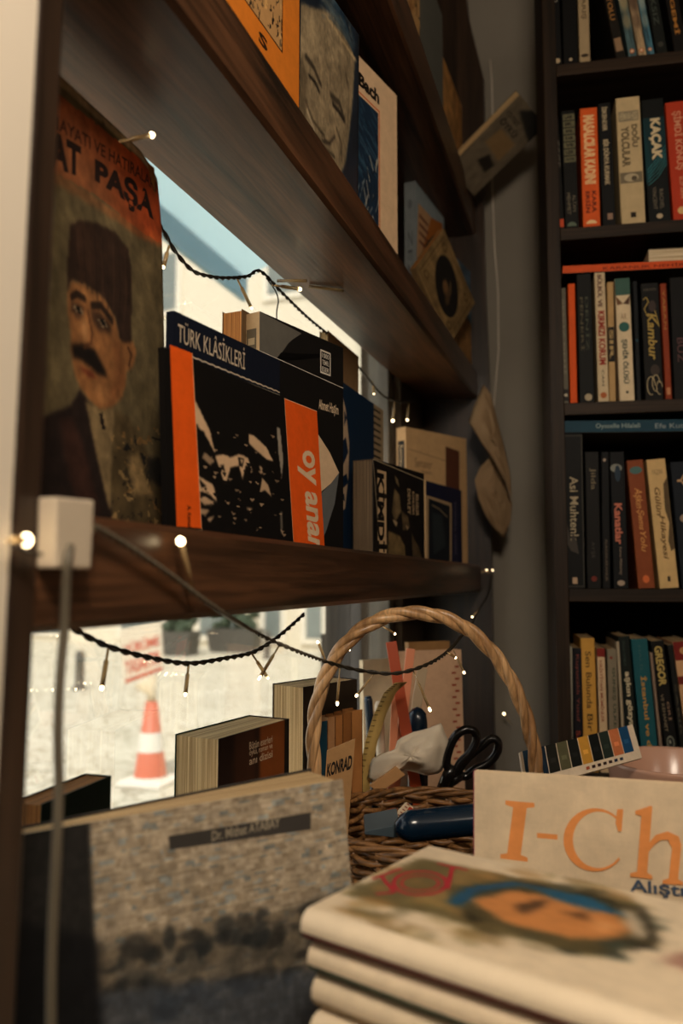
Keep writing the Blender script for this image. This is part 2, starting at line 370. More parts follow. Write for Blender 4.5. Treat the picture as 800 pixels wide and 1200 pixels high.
# ------------------------------------------------------------------ the shelf unit on the window wall
XF, XB = -0.24, -0.357; SY0, SY1 = 0.303, 1.70
S1 = 1.432
def s2(y): return 1.804+0.0262*(y-SY0)        # top of the upper shelf, a little out of level
S3 = 2.218
unit = empty('shelf_unit', T3(-0.30, 0.30, FL), 'dark walnut shelf unit with thick boards across the bright shop window', 'shelf unit')
def ub(name, mb, bevel=0.002):
    o = mb.build(name, None, bevel); o.parent = unit; o.matrix_parent_inverse = unit.matrix_world.inverted(); return o
def board(zt, th):
    b = MB()
    x0, x1 = XB, XF-0.016
    b.hexa([(x0, SY0, zt(SY0)-0.03), (x1, SY0, zt(SY0)-0.03), (x1, SY1, zt(SY1)-0.03), (x0, SY1, zt(SY1)-0.03)],
           [(x0, SY0, zt(SY0)), (x1, SY0, zt(SY0)), (x1, SY1, zt(SY1)), (x0, SY1, zt(SY1))], mat='shelf')
    return b
def lip(zt, th):
    b = MB(); x0, x1 = XF-0.016, XF; n = 14
    prof = [(x0, -th), (x1-0.005, -th), (x1, -th+0.006), (x1, -0.004), (x1-0.004, 0), (x0, 0)]
    vs = [(x, SY0+(SY1-SY0)*i/n, zt(SY0+(SY1-SY0)*i/n)+z) for i in range(n+1) for x, z in prof]
    fs = [(i*6+k, i*6+(k+1) % 6, (i+1)*6+(k+1) % 6, (i+1)*6+k) for i in range(n) for k in range(6)]+[tuple(range(6)), tuple(n*6+k for k in range(6))[::-1]]
    b.mesh(vs, fs, mat='shelf'); return b
# the boards are as thick as their front lip: underside flush with it
def thick(zt, th):
    b = MB(); x0, x1 = XB, XF; n = 14; r = 0.004
    prof = [(x0, -th), (x1-r, -th), (x1, -th+r), (x1, -r), (x1-r, 0), (x0, 0)]
    vs = [(x, SY0+(SY1-SY0)*i/n, zt(SY0+(SY1-SY0)*i/n)+z) for i in range(n+1) for x, z in prof]
    fs = [(i*6+k, i*6+(k+1) % 6, (i+1)*6+(k+1) % 6, (i+1)*6+k) for i in range(n) for k in range(6)]+[tuple(range(6)), tuple(n*6+k for k in range(6))[::-1]]
    b.mesh(vs, fs, mat='shelf'); return b
ub('shelf', thick(lambda y: S1, 0.056), 0)
ub('shelf', thick(s2, 0.056), 0)
ub('shelf', thick(lambda y: S3, 0.075), 0)
sl = 0.026; pl_ = lambda y, z: y+sl*(z-1.38)
b = MB(); b.hexa([(XB, pl_(.285, FL), FL), (XF+.001, pl_(.285, FL), FL), (XF+.001, pl_(.303, FL), FL), (XB, pl_(.303, FL), FL)], [(XB, pl_(.285, 2.9), 2.9), (XF+.001, pl_(.285, 2.9), 2.9), (XF+.001, pl_(.303, 2.9), 2.9), (XB, pl_(.303, 2.9), 2.9)], mat='shelf_z'); ub('side_panel', b)
py_ = lambda z: .2846+sl*(z-1.38)
tb_ = MB(); tb_.hexa([(XW, -.1, FL), (XF+.0005, -.1, FL), (XF+.0005, py_(FL), FL), (XW, py_(FL), FL)], [(XW, -.1, 2.94), (XF+.0005, -.1, 2.94), (XF+.0005, py_(2.94), 2.94), (XW, py_(2.94), 2.94)], mat='pale'); struct('trim_1', tb_)
b = MB(); b.box(-0.3597, SY0+.03, 1.80, -0.3572, SY1, 2.9, mat='shelf_z'); ub('back_panel', b)
# far end board with a scalloped front edge
edge = [(576, 1000), (576, 690), (573, 450), (568, 330), (566, 240), (567, 130), (566, 90), (559, 62), (549, 20), (543, -30), (540, -90)]
pts = [aty(x, y, SY1) for x, y in edge]; pts = [(p.x, p.z) for p in pts]; pts[0] = (pts[1][0], FL)
b = MB(); n = len(pts); ring = pts+[(XB, pts[-1][1]), (XB, FL)]
f = [(x, SY1, z) for x, z in ring]; g = [(x, SY1+0.022, z) for x, z in ring]
b.mesh(f+g, [tuple(range(n+2)), tuple(range(n+2, 2*n+4))[::-1]]+[(i, (i+1) % (n+2), n+2+(i+1) % (n+2), n+2+i) for i in range(n+2)], mat='shelf_z'); ub('side_panel', b, 0)
# pale cable down the back wall
b = MB(); b.tube([aty(x, y, YB-0.004) for x, y in ((574, 70), (576, 95), (577, 130), (575, 165), (577, 230), (579, 285), (583, 340), (584, 410), (578, 480), (572, 560), (570, 700))]+[aty(570, 700, YB-.004)*1+Vector((0, 0, FL+.003-aty(570, 700, YB-.004).z))], 0.0015, 8, mat='pale')
tag(b.build('cable'), 'thin pale cable running down the grey wall beside the shelf unit', 'cable')
# ------------------------------------------------------------------ books standing face out on the window shelf
FACE1 = 'books standing face out on the shelf across the window'
FACE2 = 'books standing face out on the upper shelf'
FACE3 = 'books standing face out on the topmost shelf'
# big old magazine with a portrait
MH, MW = 0.300, 0.225
mw = frame_of((-0.318, 0.349, S1), (0.0, 1.0), lean=0.045)
def art(a):
    cv = Canvas(150, 200, (112, 96, 66)); cv.noise(9, .16, seed=3); P = a.P
    cv.poly(P([(20, 60), (72, 113), (188, 205), (200, 240), (200, 292), (160, 268), (118, 232), (70, 205), (20, 180)]), (206, 88, 42)); cv.poly(P([(20, 200), (70, 218), (120, 248), (160, 276), (200, 294), (200, 280), (160, 264), (70, 202), (20, 184)]), (226, 108, 50), .6, 2)
    cv.ell(.42, .60, .3, .4, (134, 118, 84), .5, soft=.8)
    cv.poly(P([(82, 264), (92, 258), (112, 261), (135, 272), (150, 292), (154, 315), (154, 402), (148, 410), (140, 398), (135, 372), (122, 350), (100, 333), (84, 328), (79, 345), (78, 318)]), (58, 40, 30), 1, 1)
    cv.poly(P([(92, 262), (110, 264), (118, 300), (112, 336), (92, 330)]), (78, 52, 38), .6, 4)
    face = [(79, 345), (84, 330), (100, 334), (122, 350), (134, 372), (141, 400), (148, 402), (156, 400), (160, 412), (156, 430), (148, 436), (147, 450), (143, 466), (130, 478), (118, 480), (106, 470), (94, 455), (88, 440), (84, 420), (83, 395), (80, 372)]
    cv.poly(P(face), (168, 112, 66), 1, 1)
    cv.poly(P([(86, 334), (106, 340), (124, 356), (132, 376), (120, 372), (104, 352), (86, 348)]), (196, 136, 82), .7, 2)
    cv.poly(P([(140, 400), (147, 450), (130, 476), (124, 470), (136, 440), (132, 400)]), (140, 86, 50), .7, 3)
    cv.poly(P([(82, 352), (98, 360), (99, 378), (92, 376), (83, 366)]), (66, 46, 34), .8, 2)
    cv.poly(P([(106, 362), (118, 366), (130, 382), (131, 390), (116, 388), (108, 376)]), (66, 46, 34), .85, 2)
    cv.poly(P([(97, 365), (104, 366), (107, 402), (97, 408), (88, 402), (92, 384)]), (184, 124, 74), .8, 2)
    cv.poly(P([(83, 404), (96, 402), (112, 410), (122, 432), (126, 442), (112, 436), (98, 424), (86, 420)]), (28, 20, 16), 1, 2)
    cv.poly(P([(92, 430), (106, 434), (114, 444), (104, 442)]), (130, 56, 36), .8, 1)
    cv.poly(P([(20, 500), (60, 484), (82, 476), (94, 456), (106, 474), (120, 520), (132, 600), (136, 640), (20, 640)]), (44, 32, 28), 1, 1)
    cv.poly(P([(70, 490), (86, 490), (100, 530), (118, 600), (100, 610), (80, 560)]), (74, 44, 34), .7, 4)
    cv.poly(P([(100, 470), (118, 482), (134, 478), (132, 520), (130, 600), (126, 590), (110, 520)]), (158, 132, 92), 1, 1)
    cv.poly(P([(116, 484), (120, 484), (124, 504), (119, 502)]), (40, 30, 26), 1)
    cv.poly(P([(134, 480), (150, 488), (168, 520), (186, 560), (204, 600), (206, 640), (132, 640), (130, 560)]), (98, 80, 52), 1, 2)
    r = random.Random(4)
    for _ in range(90):
        x, y = r.uniform(132, 196), r.uniform(500, 612); p = P([(x, y), (x+r.uniform(-9, 9), y+r.uniform(-12, 12)), (x+r.uniform(-6, 12), y+r.uniform(-4, 12))])
        cv.poly(p, r.choice([(40, 32, 26), (176, 142, 92), (150, 112, 66), (60, 50, 36), (30, 28, 28)]), .9, 0)
    cv.poly(P([(148, 536), (162, 530), (170, 560), (180, 580), (156, 580)]), (170, 138, 92), .8, 2); cv.poly(P([(172, 536), (186, 536), (198, 560), (190, 572), (174, 560)]), (30, 28, 28), .8, 2)
    cv.line(P([(84, 348), (90, 344), (99, 350)]), .012, (40, 28, 22), .9); cv.line(P([(108, 358), (118, 358), (131, 376)]), .013, (40, 28, 22), .9)
    for (ex_, ey_) in ((91, 362), (119, 377)): cv.poly(P([(ex_-6, ey_-4), (ex_+2, ey_-3), (ex_+8, ey_+6), (ex_+1, ey_+6)]), (150, 128, 100), .9); cv.poly(P([(ex_-2, ey_-4), (ex_+3, ey_-2), (ex_+4, ey_+5), (ex_, ey_+5)]), (24, 18, 16), 1)
    cv.line(P([(103, 366), (108, 390), (107, 402), (99, 407)]), .008, (100, 62, 38), .8); cv.poly(P([(96, 374), (101, 374), (103, 398), (97, 400)]), (206, 150, 96), .7, 1)
    cv.line(P([(150, 408), (154, 416), (151, 428)]), .008, (90, 56, 34), .8); cv.poly(P([(112, 448), (126, 452), (132, 468), (120, 474), (108, 462)]), (186, 128, 78), .6, 2)
    for i in range(9): cv.line(P([(90+i*7, 268+i*3), (92+i*7, 300+i*6), (96+i*6, 330+i*7)]), .006, (44, 30, 24) if i % 2 else (84, 58, 44), .45)
    cv.line([(0, .987), (1, .987)], .014, (226, 196, 156), .9)  # bright backlit top edge painted into the cover colour
    cv.a = cv.a*.86
    cv_warp(cv, 30, .004, 4); cv_warp(cv, 70, .003, 5); cv.noise(40, .18, seed=8); cv.noise(12, .22, seed=9); cv.noise(5, .12, seed=19)
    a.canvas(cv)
    x0, y0 = P([(62, 0)])[0][0], 0
    def tx(t, p, col, bold=.03):                # lettering following the slanted band, set by its four corners on the cover
        q = P(p); vs, fs = glyphs(t, bold); a.k += 1
        a.mb.mesh([a.pt(q[0][0]*(1-s)*(1-h)+q[1][0]*s*(1-h)+q[2][0]*s*h+q[3][0]*(1-s)*h, q[0][1]*(1-s)*(1-h)+q[1][1]*s*(1-h)+q[2][1]*s*h+q[3][1]*(1-s)*h) for s, h in vs], fs, col, a.mat)
    tx('AT', [(58, 195), (95, 208), (95, 172), (58, 150)], (40, 26, 22), .05)
    tx('PAŞA', [(111, 218), (180, 266), (180, 224), (111, 184)], (40, 26, 22), .05)
    tx('HAYATI VE HATIRALARI', [(60, 148), (184, 222), (184, 208), (60, 132)], (70, 34, 24), .02)
e = empty('magazine', mw, 'large worn magazine with a painted portrait of a moustached man in a fez', 'magazine', FACE1)
b = MB()
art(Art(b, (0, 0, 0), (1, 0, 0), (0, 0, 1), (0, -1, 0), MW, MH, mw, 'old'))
b.box(0, 0.0002, 0, MW, 0.001, MH, (150, 110, 70), 'old'); b.box(0, 0.0085, 0, MW, 0.0092, MH, (150, 120, 90), 'old')
# the right edge and the top corner curl back
nv = []
for x, y, z in b.v:
    k = max(0, (x-(MW-0.022))/0.022); q = max(0, (x-(MW-0.05))/0.05)*max(0, (z-(MH-0.05))/0.05)
    nv.append((x-0.004*k*k, y+0.016*k*k+0.004*q, z-0.016*q*q-0.004*q))
b.v = nv; b.build('cover', e)
b = MB(); b.box(0.001, 0.001, 0.001, MW-0.026, 0.0085, MH-0.003, mat='pages_old'); b.build('page_block', e)

# navy book with a scalloped white rule
o, d, W, H = span(203, -0.300, 300, -0.283, 430, S1, 364)
W = 0.155; mw = frame_of(o, d)
def art(a):
    u1 = a.P([(300, 440)])[0][0]
    a.text('TÜRK KLÂSİKLERİ', .03, a.P([(205, 399)])[0][1], a.P([(287, 430)])[0][0], a.P([(205, 370)])[0][1], (206, 186, 160), 0, .0)
    v = a.P([(205, 411)])[0][1]
    a.line([(i/60, v+.006*abs(math.sin(i*.9))) for i in range(61)], .0012, (206, 186, 160)); a.line([(0, v-.012), (1, v-.012)], .0005, (150, 140, 120))
book('navy book with pale Turkish lettering peeking over the black and orange cover', mw, W, H, 0.007, (16, 22, 36), art, group=FACE1, pages='pages_old')

# black and orange book lying on its long side
o, d, W, H = span(199, -0.279, 378, -0.250, 550, S1, 405)
mw = frame_of(o, d, lean=0.05)
OY = (W, H)
def art(a):
    P = a.P
    cv = Canvas(230, 150, (14, 12, 11)); r = random.Random(11); pale = (214, 178, 140)
    def q(p, al=1.0, c=pale, s=1): cv.poly(P(p), c, al, s)
    q([(225, 462), (234, 480), (246, 505), (252, 532), (246, 520), (238, 505), (226, 500)]); q([(232, 500), (242, 515), (246, 534), (236, 528), (228, 512)], 1, (14, 12, 11))
    q([(226, 496), (232, 498), (230, 508), (226, 506)], 1, (14, 12, 11)); q([(240, 530), (252, 540), (246, 545), (236, 536)], .7)
    q([(252, 534), (262, 532), (270, 536), (280, 532), (290, 536), (296, 552), (288, 545), (284, 562), (280, 546), (270, 548), (264, 570), (258, 552)])
    q([(258, 545), (262, 545), (264, 556)], 1, (14, 12, 11)); q([(291, 508), (297, 510), (312, 524), (320, 540), (312, 538), (300, 528), (292, 520)])
    q([(279, 536), (286, 537), (284, 548), (280, 546)], 1, (14, 12, 11)); q([(281, 538), (285, 539), (283, 545)], .9)
    q([(307, 560), (314, 568), (318, 582), (310, 574), (304, 578)], .9); q([(288, 594), (296, 596), (290, 598)], .7); q([(226, 552), (236, 560), (250, 568), (254, 588), (246, 580), (238, 576), (230, 576)])
    q([(232, 560), (242, 570), (236, 572)], 1, (14, 12, 11)); q([(230, 584), (240, 582), (254, 590), (240, 592)], .9); q([(234, 596), (246, 598), (240, 604), (232, 602)], .8); q([(242, 608), (252, 604), (246, 612)], .8)
    q([(324, 500), (328, 502), (332, 540), (330, 560), (326, 530)], .8, (190, 176, 156)); q([(328, 600), (331, 600), (331, 625), (329, 625)], .5, (190, 176, 156)); q([(303, 545), (308, 548), (306, 556)], .8)
    for _ in range(70):
        x, y = r.uniform(228, 330), r.uniform(505, 625); s = r.uniform(1, 3.4); q([(x, y), (x+s*2, y+s*.5), (x+s, y+s*1.4)], r.uniform(.3, .8), pale, 0)
    for _ in range(60):
        x, y = r.uniform(230, 325), r.uniform(540, 610); s = r.uniform(1, 5); q([(x, y), (x+s*1.5, y+s*.3), (x+s, y+s*1.8)], .9, (14, 12, 11), 0)
    a.canvas(cv)
    a.poly(P([(199, 404), (225, 414), (236, 619), (207, 617)]), (236, 92, 22)); a.line(P([(225, 414), (236, 621)]), .0006, (230, 180, 130))
    a.poly(P([(333, 467), (371, 482), (380, 640), (344, 640)]), (238, 92, 24)); a.line(P([(333, 467), (371, 482)]), .0006, (240, 190, 150)); a.line(P([(333, 467), (344, 640)]), .0006, (230, 180, 130))
    c = P([(347, 528), (368, 528), (376, 660), (356, 655)])
    vs, fs = glyphs('oy anam', .03, .12); a.k += 1
    a.mb.mesh([a.pt(c[0][0]*(1-h)*(1-s)+c[1][0]*h*(1-s)+c[2][0]*h*s+c[3][0]*(1-h)*s, c[0][1]*(1-h)*(1-s)+c[1][1]*h*(1-s)+c[2][1]*h*s+c[3][1]*(1-h)*s) for s, h in vs], fs, (228, 196, 160), a.mat)
    c = P([(219, 592), (222, 592), (224, 618), (220, 618)]); a.text('A. Kemal', c[0][0], c[2][1], c[1][0]+.006, c[0][1], (60, 24, 12), -90, .02)
book('black book on its side with two orange bands, one lettered oy anam', mw, W, H, 0.005, (14, 12, 11), art, group=FACE1, pages='pages_old', mat='matte', spine='left')

# grey and black book with a pale spine
o, d, W, H = span(304, -0.301, 402, -0.263, 480, S1, 365)
mw = frame_of(o, d)
def art(a):
    P = a.P
    a.poly(P([(304, 365), (352, 390), (338, 402), (322, 425), (310, 460), (304, 480)]), (96, 92, 84))
    a.poly(P([(352, 390), (402, 416), (402, 452), (304, 412), (322, 425), (338, 402)]), (20, 18, 17))
    a.poly(P([(304, 366), (353, 391), (338, 401), (324, 420), (312, 448), (306, 470), (304, 470)]), (100, 96, 88))
    a.poly(P([(372, 508), (386, 530), (397, 554), (388, 566), (374, 578), (360, 586), (352, 560)]), (216, 184, 148))
    a.poly(P([(376, 578), (388, 566), (397, 554), (392, 590), (382, 622), (372, 645), (366, 600)]), (98, 100, 100))
    a.line(P([(304, 411), (402, 455)]), .0006, (220, 210, 196))
    q = P([(375, 409), (387, 440)]); a.frame(q[0][0], q[1][1]-.005, q[1][0], q[0][1], .012, (216, 206, 190))
    du, dv = q[1][0]-q[0][0], (q[0][1]-q[1][1])/3.3
    for i, t in enumerate(('1000', 'TEMEL', 'ESER')): a.text(t, q[0][0]+du*.17, q[0][1]-dv*(i+1)-.004, q[1][0]-du*.17, q[0][1]-dv*(i+.3)-.004, (216, 206, 190), 0, .01)
    q = P([(373, 472), (396, 484)]); a.text('Ahmet Haşim', q[0][0], q[1][1]-.022, q[1][0], q[1][1]+.038, (214, 188, 156), 0, .02)
def lart(a):
    a.rect(.2, .74, .8, .93, (92, 80, 62)); a.rect(.3, .78, .7, .81, (160, 140, 108)); a.rect(.3, .86, .7, .89, (160, 140, 108)); a.text('Ahmet Haşim', .3, .3, .7, .66, (92, 80, 62), -90)
book('grey and black book with a pale spine and a boxed 1000 emblem', mw, W, H, 0.020, (18, 16, 15), art, left=(176, 146, 108), lart=lart, group=FACE1, pages='pages_old')
# the brown pages of the book behind it
o2 = atx(283, 420, -0.318); o2.z = S1
book('thick brown-paged book standing behind the grey and black one, its page edges towards the room', frame_of(o2, (0.12, 1)), 0.13, z_for(o2, 362)-S1, 0.022, (104, 80, 54), None, group=FACE1, pages='pages_old', spine='right')
# tan book by the glass
o, d, W, H = span(384, -0.340, 440, -0.336, 450, S1, 387)
book('plain tan book with pale page edges leaning by the glass behind the dark covers', frame_of(o, d), 0.135, H, 0.012, (150, 118, 82), None, group=FACE1, spine='right', pages='pages')
# navy book with a torn white pattern
o, d, W, H = span(399, -0.324, 438, -0.320, 540, S1, 446)
mw = frame_of(o, d)
def art(a):
    P = a.P
    a.poly(P([(399, 455), (405, 480), (409, 520), (408, 560), (404, 596), (399, 600)]), (206, 178, 146))
    for p in ([(399, 520), (405, 512), (408, 530), (402, 545)], [(399, 560), (406, 555), (408, 566), (402, 572)], [(403, 480), (406, 490), (403, 500)], [(399, 583), (403, 578), (404, 588)]): a.poly(P(p), (14, 40, 66))
book('navy blue book with a ragged cream shape down its left edge', mw, W, H, 0.009, (15, 42, 68), art, group=FACE1)
o, d, W, H = span(436, -0.342, 449, -0.340, 520, S1, 472)
def art(a):
    for i in range(22): a.rect(.05, .96-i*.043, .75, .96-i*.043+.014, (40, 34, 28))
book('narrow cream book with a striped edge standing behind the navy one', frame_of(o, d), W, H, 0.008, (176, 152, 118), art, group=FACE1)
# thick face book on its side
o, d, W, H = span(437, -0.281, 497, -0.249, 600, S1, 538)
mw = frame_of(o, d)
def art(a):
    P = a.P; cv = Canvas(120, 110, (24, 20, 18)); r = random.Random(5)
    cv.poly(P([(462, 572), (468, 580), (470, 600), (463, 612), (459, 600)]), (110, 92, 64), 1, 2); cv.poly(P([(470, 598), (478, 605), (480, 618), (472, 622)]), (90, 74, 52), 1, 2)
    cv.poly(P([(455, 622), (468, 628), (474, 640), (476, 660), (454, 660)]), (112, 92, 60), 1, 2); cv.poly(P([(482, 625), (490, 640), (496, 660), (484, 660)]), (84, 68, 48), 1, 2)
    cv.poly(P([(459, 608), (464, 618), (466, 612)]), (200, 170, 130), 1, 1); cv.poly(P([(475, 615), (479, 618), (477, 622)]), (190, 160, 120), 1, 1); cv.poly(P([(462, 556), (466, 562), (468, 572), (464, 566)]), (130, 110, 80), 1, 1)
    cv.noise(14, .3, seed=2); a.canvas(cv)
    for p in ([(437, 538), (497, 563)], [(437, 538), (446, 656)]): a.line(P(p), .0008, (206, 184, 150))
    q = P([(442, 548), (454, 650)]); a.rect(q[0][0], q[1][1], q[1][0]-.02, q[0][1]-.02, (204, 172, 132)); a.text('KİMDİ', q[0][0], q[1][1]+.02, q[1][0]-.02, q[0][1]-.05, (22, 18, 16), -90, .05)
    q = P([(476, 566), (492, 572), (486, 600)])
    for i, t in enumerate(('DEVLET', 'KONUŞMA', 'BELGELER')): a.text(t, q[0][0]+.02+i*.085, q[2][1]-.04, q[0][0]+.08+i*.085, q[0][1]-.06+i*-.02, (176, 150, 116), -90, .03)
book('black book with a cream lettered strip, a dim face and thick brown pages', mw, W, H, 0.030, (24, 20, 18), art, group=FACE1, pages='pages_dark', spine='top')
# cream book and blue book at the far end
o, d, W, H = span(476, -0.331, 547, -0.247, 580, S1, 500)
mw = frame_of(o, d)
def art(a):
    P = a.P; a.poly(P([(522, 523), (538, 529), (538, 640), (522, 640)]), (92, 54, 38)); a.line(P([(478, 526), (522, 540)]), .0008, (70, 60, 44))
    q = P([(486, 536), (506, 550)]); a.text('Semaver', q[0][0], q[1][1], q[1][0], q[0][1], (120, 96, 70)); a.text('Sait', q[0][0]+.1, q[1][1]-.04, q[1][0], q[1][1]-.015, (120, 96, 70))
def lart(a):
    a.rect(.15, .62, .85, .9, (34, 28, 22)); a.text('Semaver', .3, .65, .7, .87, (190, 160, 120), -90)
book('cream book with a brown panel and dark spine label, last on its shelf', mw, W, H, 0.022, (206, 166, 118), art, left=(190, 150, 104), lart=lart, group=FACE1)
o, d, W, H = span(499, -0.283, 541, -0.250, 610, S1, 563)
mw = frame_of(o, d)
def art(a):
    P = a.P; a.poly(P([(499, 580), (529, 590), (529, 668), (499, 668)]), (190, 160, 122)); a.poly(P([(502, 584), (527, 593), (527, 668), (502, 668)]), (24, 30, 38))
    a.line(P([(506, 592), (514, 596), (524, 606)]), .002, (150, 130, 100)); a.poly(P([(506, 600), (518, 604), (522, 640), (508, 650)]), (44, 52, 56)); q = P([(532, 588), (536, 650)])
    a.text('İSTANBUL DİZİSİ', q[0][0], q[1][1], q[1][0]-.02, q[0][1], (120, 110, 130), -90)
book('small dark blue book with a framed night picture, last but one on the shelf', mw, W, H, 0.012, (26, 30, 58), art, group=FACE1, left=(176, 140, 98))

# ------------------------------------------------------------------ books on the upper shelf
o, d, W, H = span(232, -0.262, 350, -0.252, 150, 0, 0); o.z = s2(o.y)+.001
W = d.length; mw = frame_of(o, d)
def art(a):
    P = a.P; cv = Canvas(70, 90, (196, 150, 96)); r = random.Random(3)
    for _ in range(420):
        x, y, s = r.random(), r.random(), r.uniform(.015, .05); cv.poly([(x, y), (x+s, y+s*.6), (x+s*.3, y+s*1.6)], r.choice([(24, 18, 15), (24, 18, 15), (24, 18, 15), (110, 86, 60), (226, 176, 110)]), .9)
    q = P([(330, 60)])[0]; lo = P([(295, 0)])[0]
    a.canvas(cv, q[0]-.62, q[1], q[0], q[1]+.62); a.frame(q[0]-.63, q[1]-.005, q[0]+.008, q[1]+.62, .008, (50, 30, 16))
    q = P([(305, 40), (312, 58)]); a.text('S', q[0][0]-.02, q[1][1]-.01, q[1][0]+.01, q[0][1]+.01, (52, 30, 14), 0, .04)
book('orange book with a speckled black picture, nearest on the upper shelf', mw, W, 0.235, 0.010, (226, 128, 40), art, group=FACE2)
o, d, W, H = span(350, -0.272, 419, -0.251, 150, 0, 0); o.z = s2(o.y)+.001
mw = frame_of(o, d, roll=-0.02); H = z_for(o+d, 36)-o.z
def art(a):
    P = a.P; cv = Canvas(110, 190, (22, 34, 48)); r = random.Random(8)
    cv.poly(P([(344, 0), (392, 18), (412, 58), (416, 70), (413, 120), (410, 150), (405, 190), (390, 230), (344, 190)]), (142, 124, 96), 1, 2)
    cv.poly(P([(344, 20), (380, 10), (400, 40), (404, 75), (380, 70), (352, 60)]), (164, 144, 112), .8, 5)
    cv.poly(P([(350, 60), (360, 90), (358, 150), (346, 150)]), (96, 82, 62), .8, 5)
    cv.line(P([(358, 66), (368, 80), (376, 100)]), .02, (58, 50, 40)); cv.line(P([(362, 88), (370, 98), (374, 108)]), .016, (40, 34, 28)); cv.line(P([(388, 112), (398, 122), (403, 140)]), .026, (58, 50, 40)); cv.line(P([(390, 122), (398, 132), (402, 140)]), .018, (34, 28, 24))
    cv.poly(P([(374, 112), (382, 120), (388, 160), (384, 170), (374, 160)]), (160, 140, 108), .8, 3); cv.line(P([(378, 165), (386, 168), (392, 160)]), .014, (60, 50, 40))
    cv.line(P([(358, 118), (366, 140), (380, 160)]), .012, (84, 72, 54)); cv.line(P([(394, 150), (400, 168), (400, 188)]), .012, (84, 72, 54)); cv.line(P([(404, 80), (409, 110), (407, 150)]), .012, (100, 86, 66))
    cv.line(P([(366, 150), (378, 172), (392, 184)]), .012, (70, 60, 46)); cv.line(P([(360, 130), (372, 165), (388, 195)]), .01, (200, 180, 150))
    for _ in range(160):
        t = r.random(); x0, y0 = 382+t*34, -20+t*70; cv.line(P([(x0-r.uniform(0, 30), y0-r.uniform(10, 40)), (x0, y0+r.uniform(0, 16))]), .005, r.choice([(40, 70, 92), (70, 92, 104), (26, 50, 72), (120, 120, 110)]), .6)
    for _ in range(40): t = r.random(); cv.line(P([(380+t*34, 16+t*52), (384+t*34, 22+t*50)]), .008, (200, 172, 128), .8)
    cv_blur(cv, 2); cv_warp(cv, 40, .006, 3); cv.noise(40, .2, seed=4); cv.noise(9, .2, seed=14); a.canvas(cv)
    a.line([(.985, 0), (.985, 1)], .002, (20, 18, 18))
book('book whose whole cover is a weathered smiling face with dark blue hair', mw, W, H, 0.016, (24, 28, 34), art, group=FACE2, mat='gloss')
o, d, W, H = span(400, -0.288, 465, -0.252, 160, 0, 0); o.z = s2(o.y)+.001
mw = frame_of(o, d); H = z_for(o+d, 112)-o.z
def art(a):
    P = a.P; cv = Canvas(70, 110, (26, 46, 66)); r = random.Random(6)
    for _ in range(90):
        x, y = r.random(), r.uniform(.5, 1); cv.line([(x, y), (x+r.uniform(.05, .3), y-r.uniform(.02, .1))], .012, r.choice([(40, 74, 96), (18, 32, 50), (60, 90, 110)]), .6)
    for _ in range(120):
        x = r.uniform(.1, 1); y = r.uniform(0, .5)*(.3+x); cv.line([(x, y), (x+r.uniform(-.12, .12), y+r.uniform(.02, .1))], .014, r.choice([(190, 180, 160), (120, 128, 130), (30, 44, 58), (20, 30, 44)]), .7)
    q = P([(443, 133)])[0]; a.canvas(cv, .04, 0.02, q[0], q[1]); a.frame(.02, 0.0, q[0]+.025, q[1]+.02, .016, (214, 104, 50))
    q = P([(420, 120), (444, 111)]); qq = P([(444, 125)])[0]; a.text('Bach', q[0][0], qq[1]+.008, q[1][0], q[1][1]+.016, (26, 20, 18), 0, .05)
book('white book with an orange-ruled blue sea picture, lettered Bach', mw, W, H, 0.012, (232, 196, 156), art, group=FACE2)
o, d, W, H = span(487, -0.312, 520, -0.290, 260, 0, 212); o.z = s2(o.y)+.001
mw = frame_of(o, d); H = z_for(o, 212)-o.z
def art(a):
    P = a.P; a.poly(P([(490, 238), (512, 262), (512, 340), (487, 340)]), (196, 152, 110)); a.poly(P([(505, 255), (518, 262), (518, 300), (498, 310), (494, 296)]), (176, 104, 44)); a.poly(P([(499, 285), (508, 275), (510, 310), (492, 320)]), (40, 34, 30))
    for i in range(4): q = P([(491, 250+i*10)])[0]; a.rect(q[0], q[1]-.02, q[0]+.3, q[1], (120, 70, 50))
def lart(a): a.text('ZEZE', .3, .3, .7, .7, (70, 74, 76), -90); a.ell(.5, .86, .2, .03, (90, 94, 96))
book('grey-blue book with a pale spine between the Bach book and the tilted old book', mw, W, H, 0.022, (150, 160, 162), art, left=(112, 116, 116), lart=lart, group=FACE2)
# blue and tan book at the end of the upper shelf
o, d, W, H = span(526, -0.276, 562, -0.2425, 380, 0, 300); o.z = s2(o.y)+.001
mw = frame_of(o, d); H = z_for(o+d, 330)-o.z
def art(a):
    cv = Canvas(60, 90, (80, 100, 116)); cv.noise(7, .5, seed=5); cv.poly([(0, 0), (1, 0), (1, .42), (.6, .5), (0, .46)], (176, 130, 80), 1, 2)
    for i in range(5): cv.line([(.1+i*.18, 0), (.12+i*.18, .44)], .012, (120, 84, 50))
    cv.noise(20, .2, seed=6); a.canvas(cv)
book('blue and tan book on the upper shelf, behind the tilted old book', mw, W, H, 0.006, (96, 110, 118), art, group=FACE2)
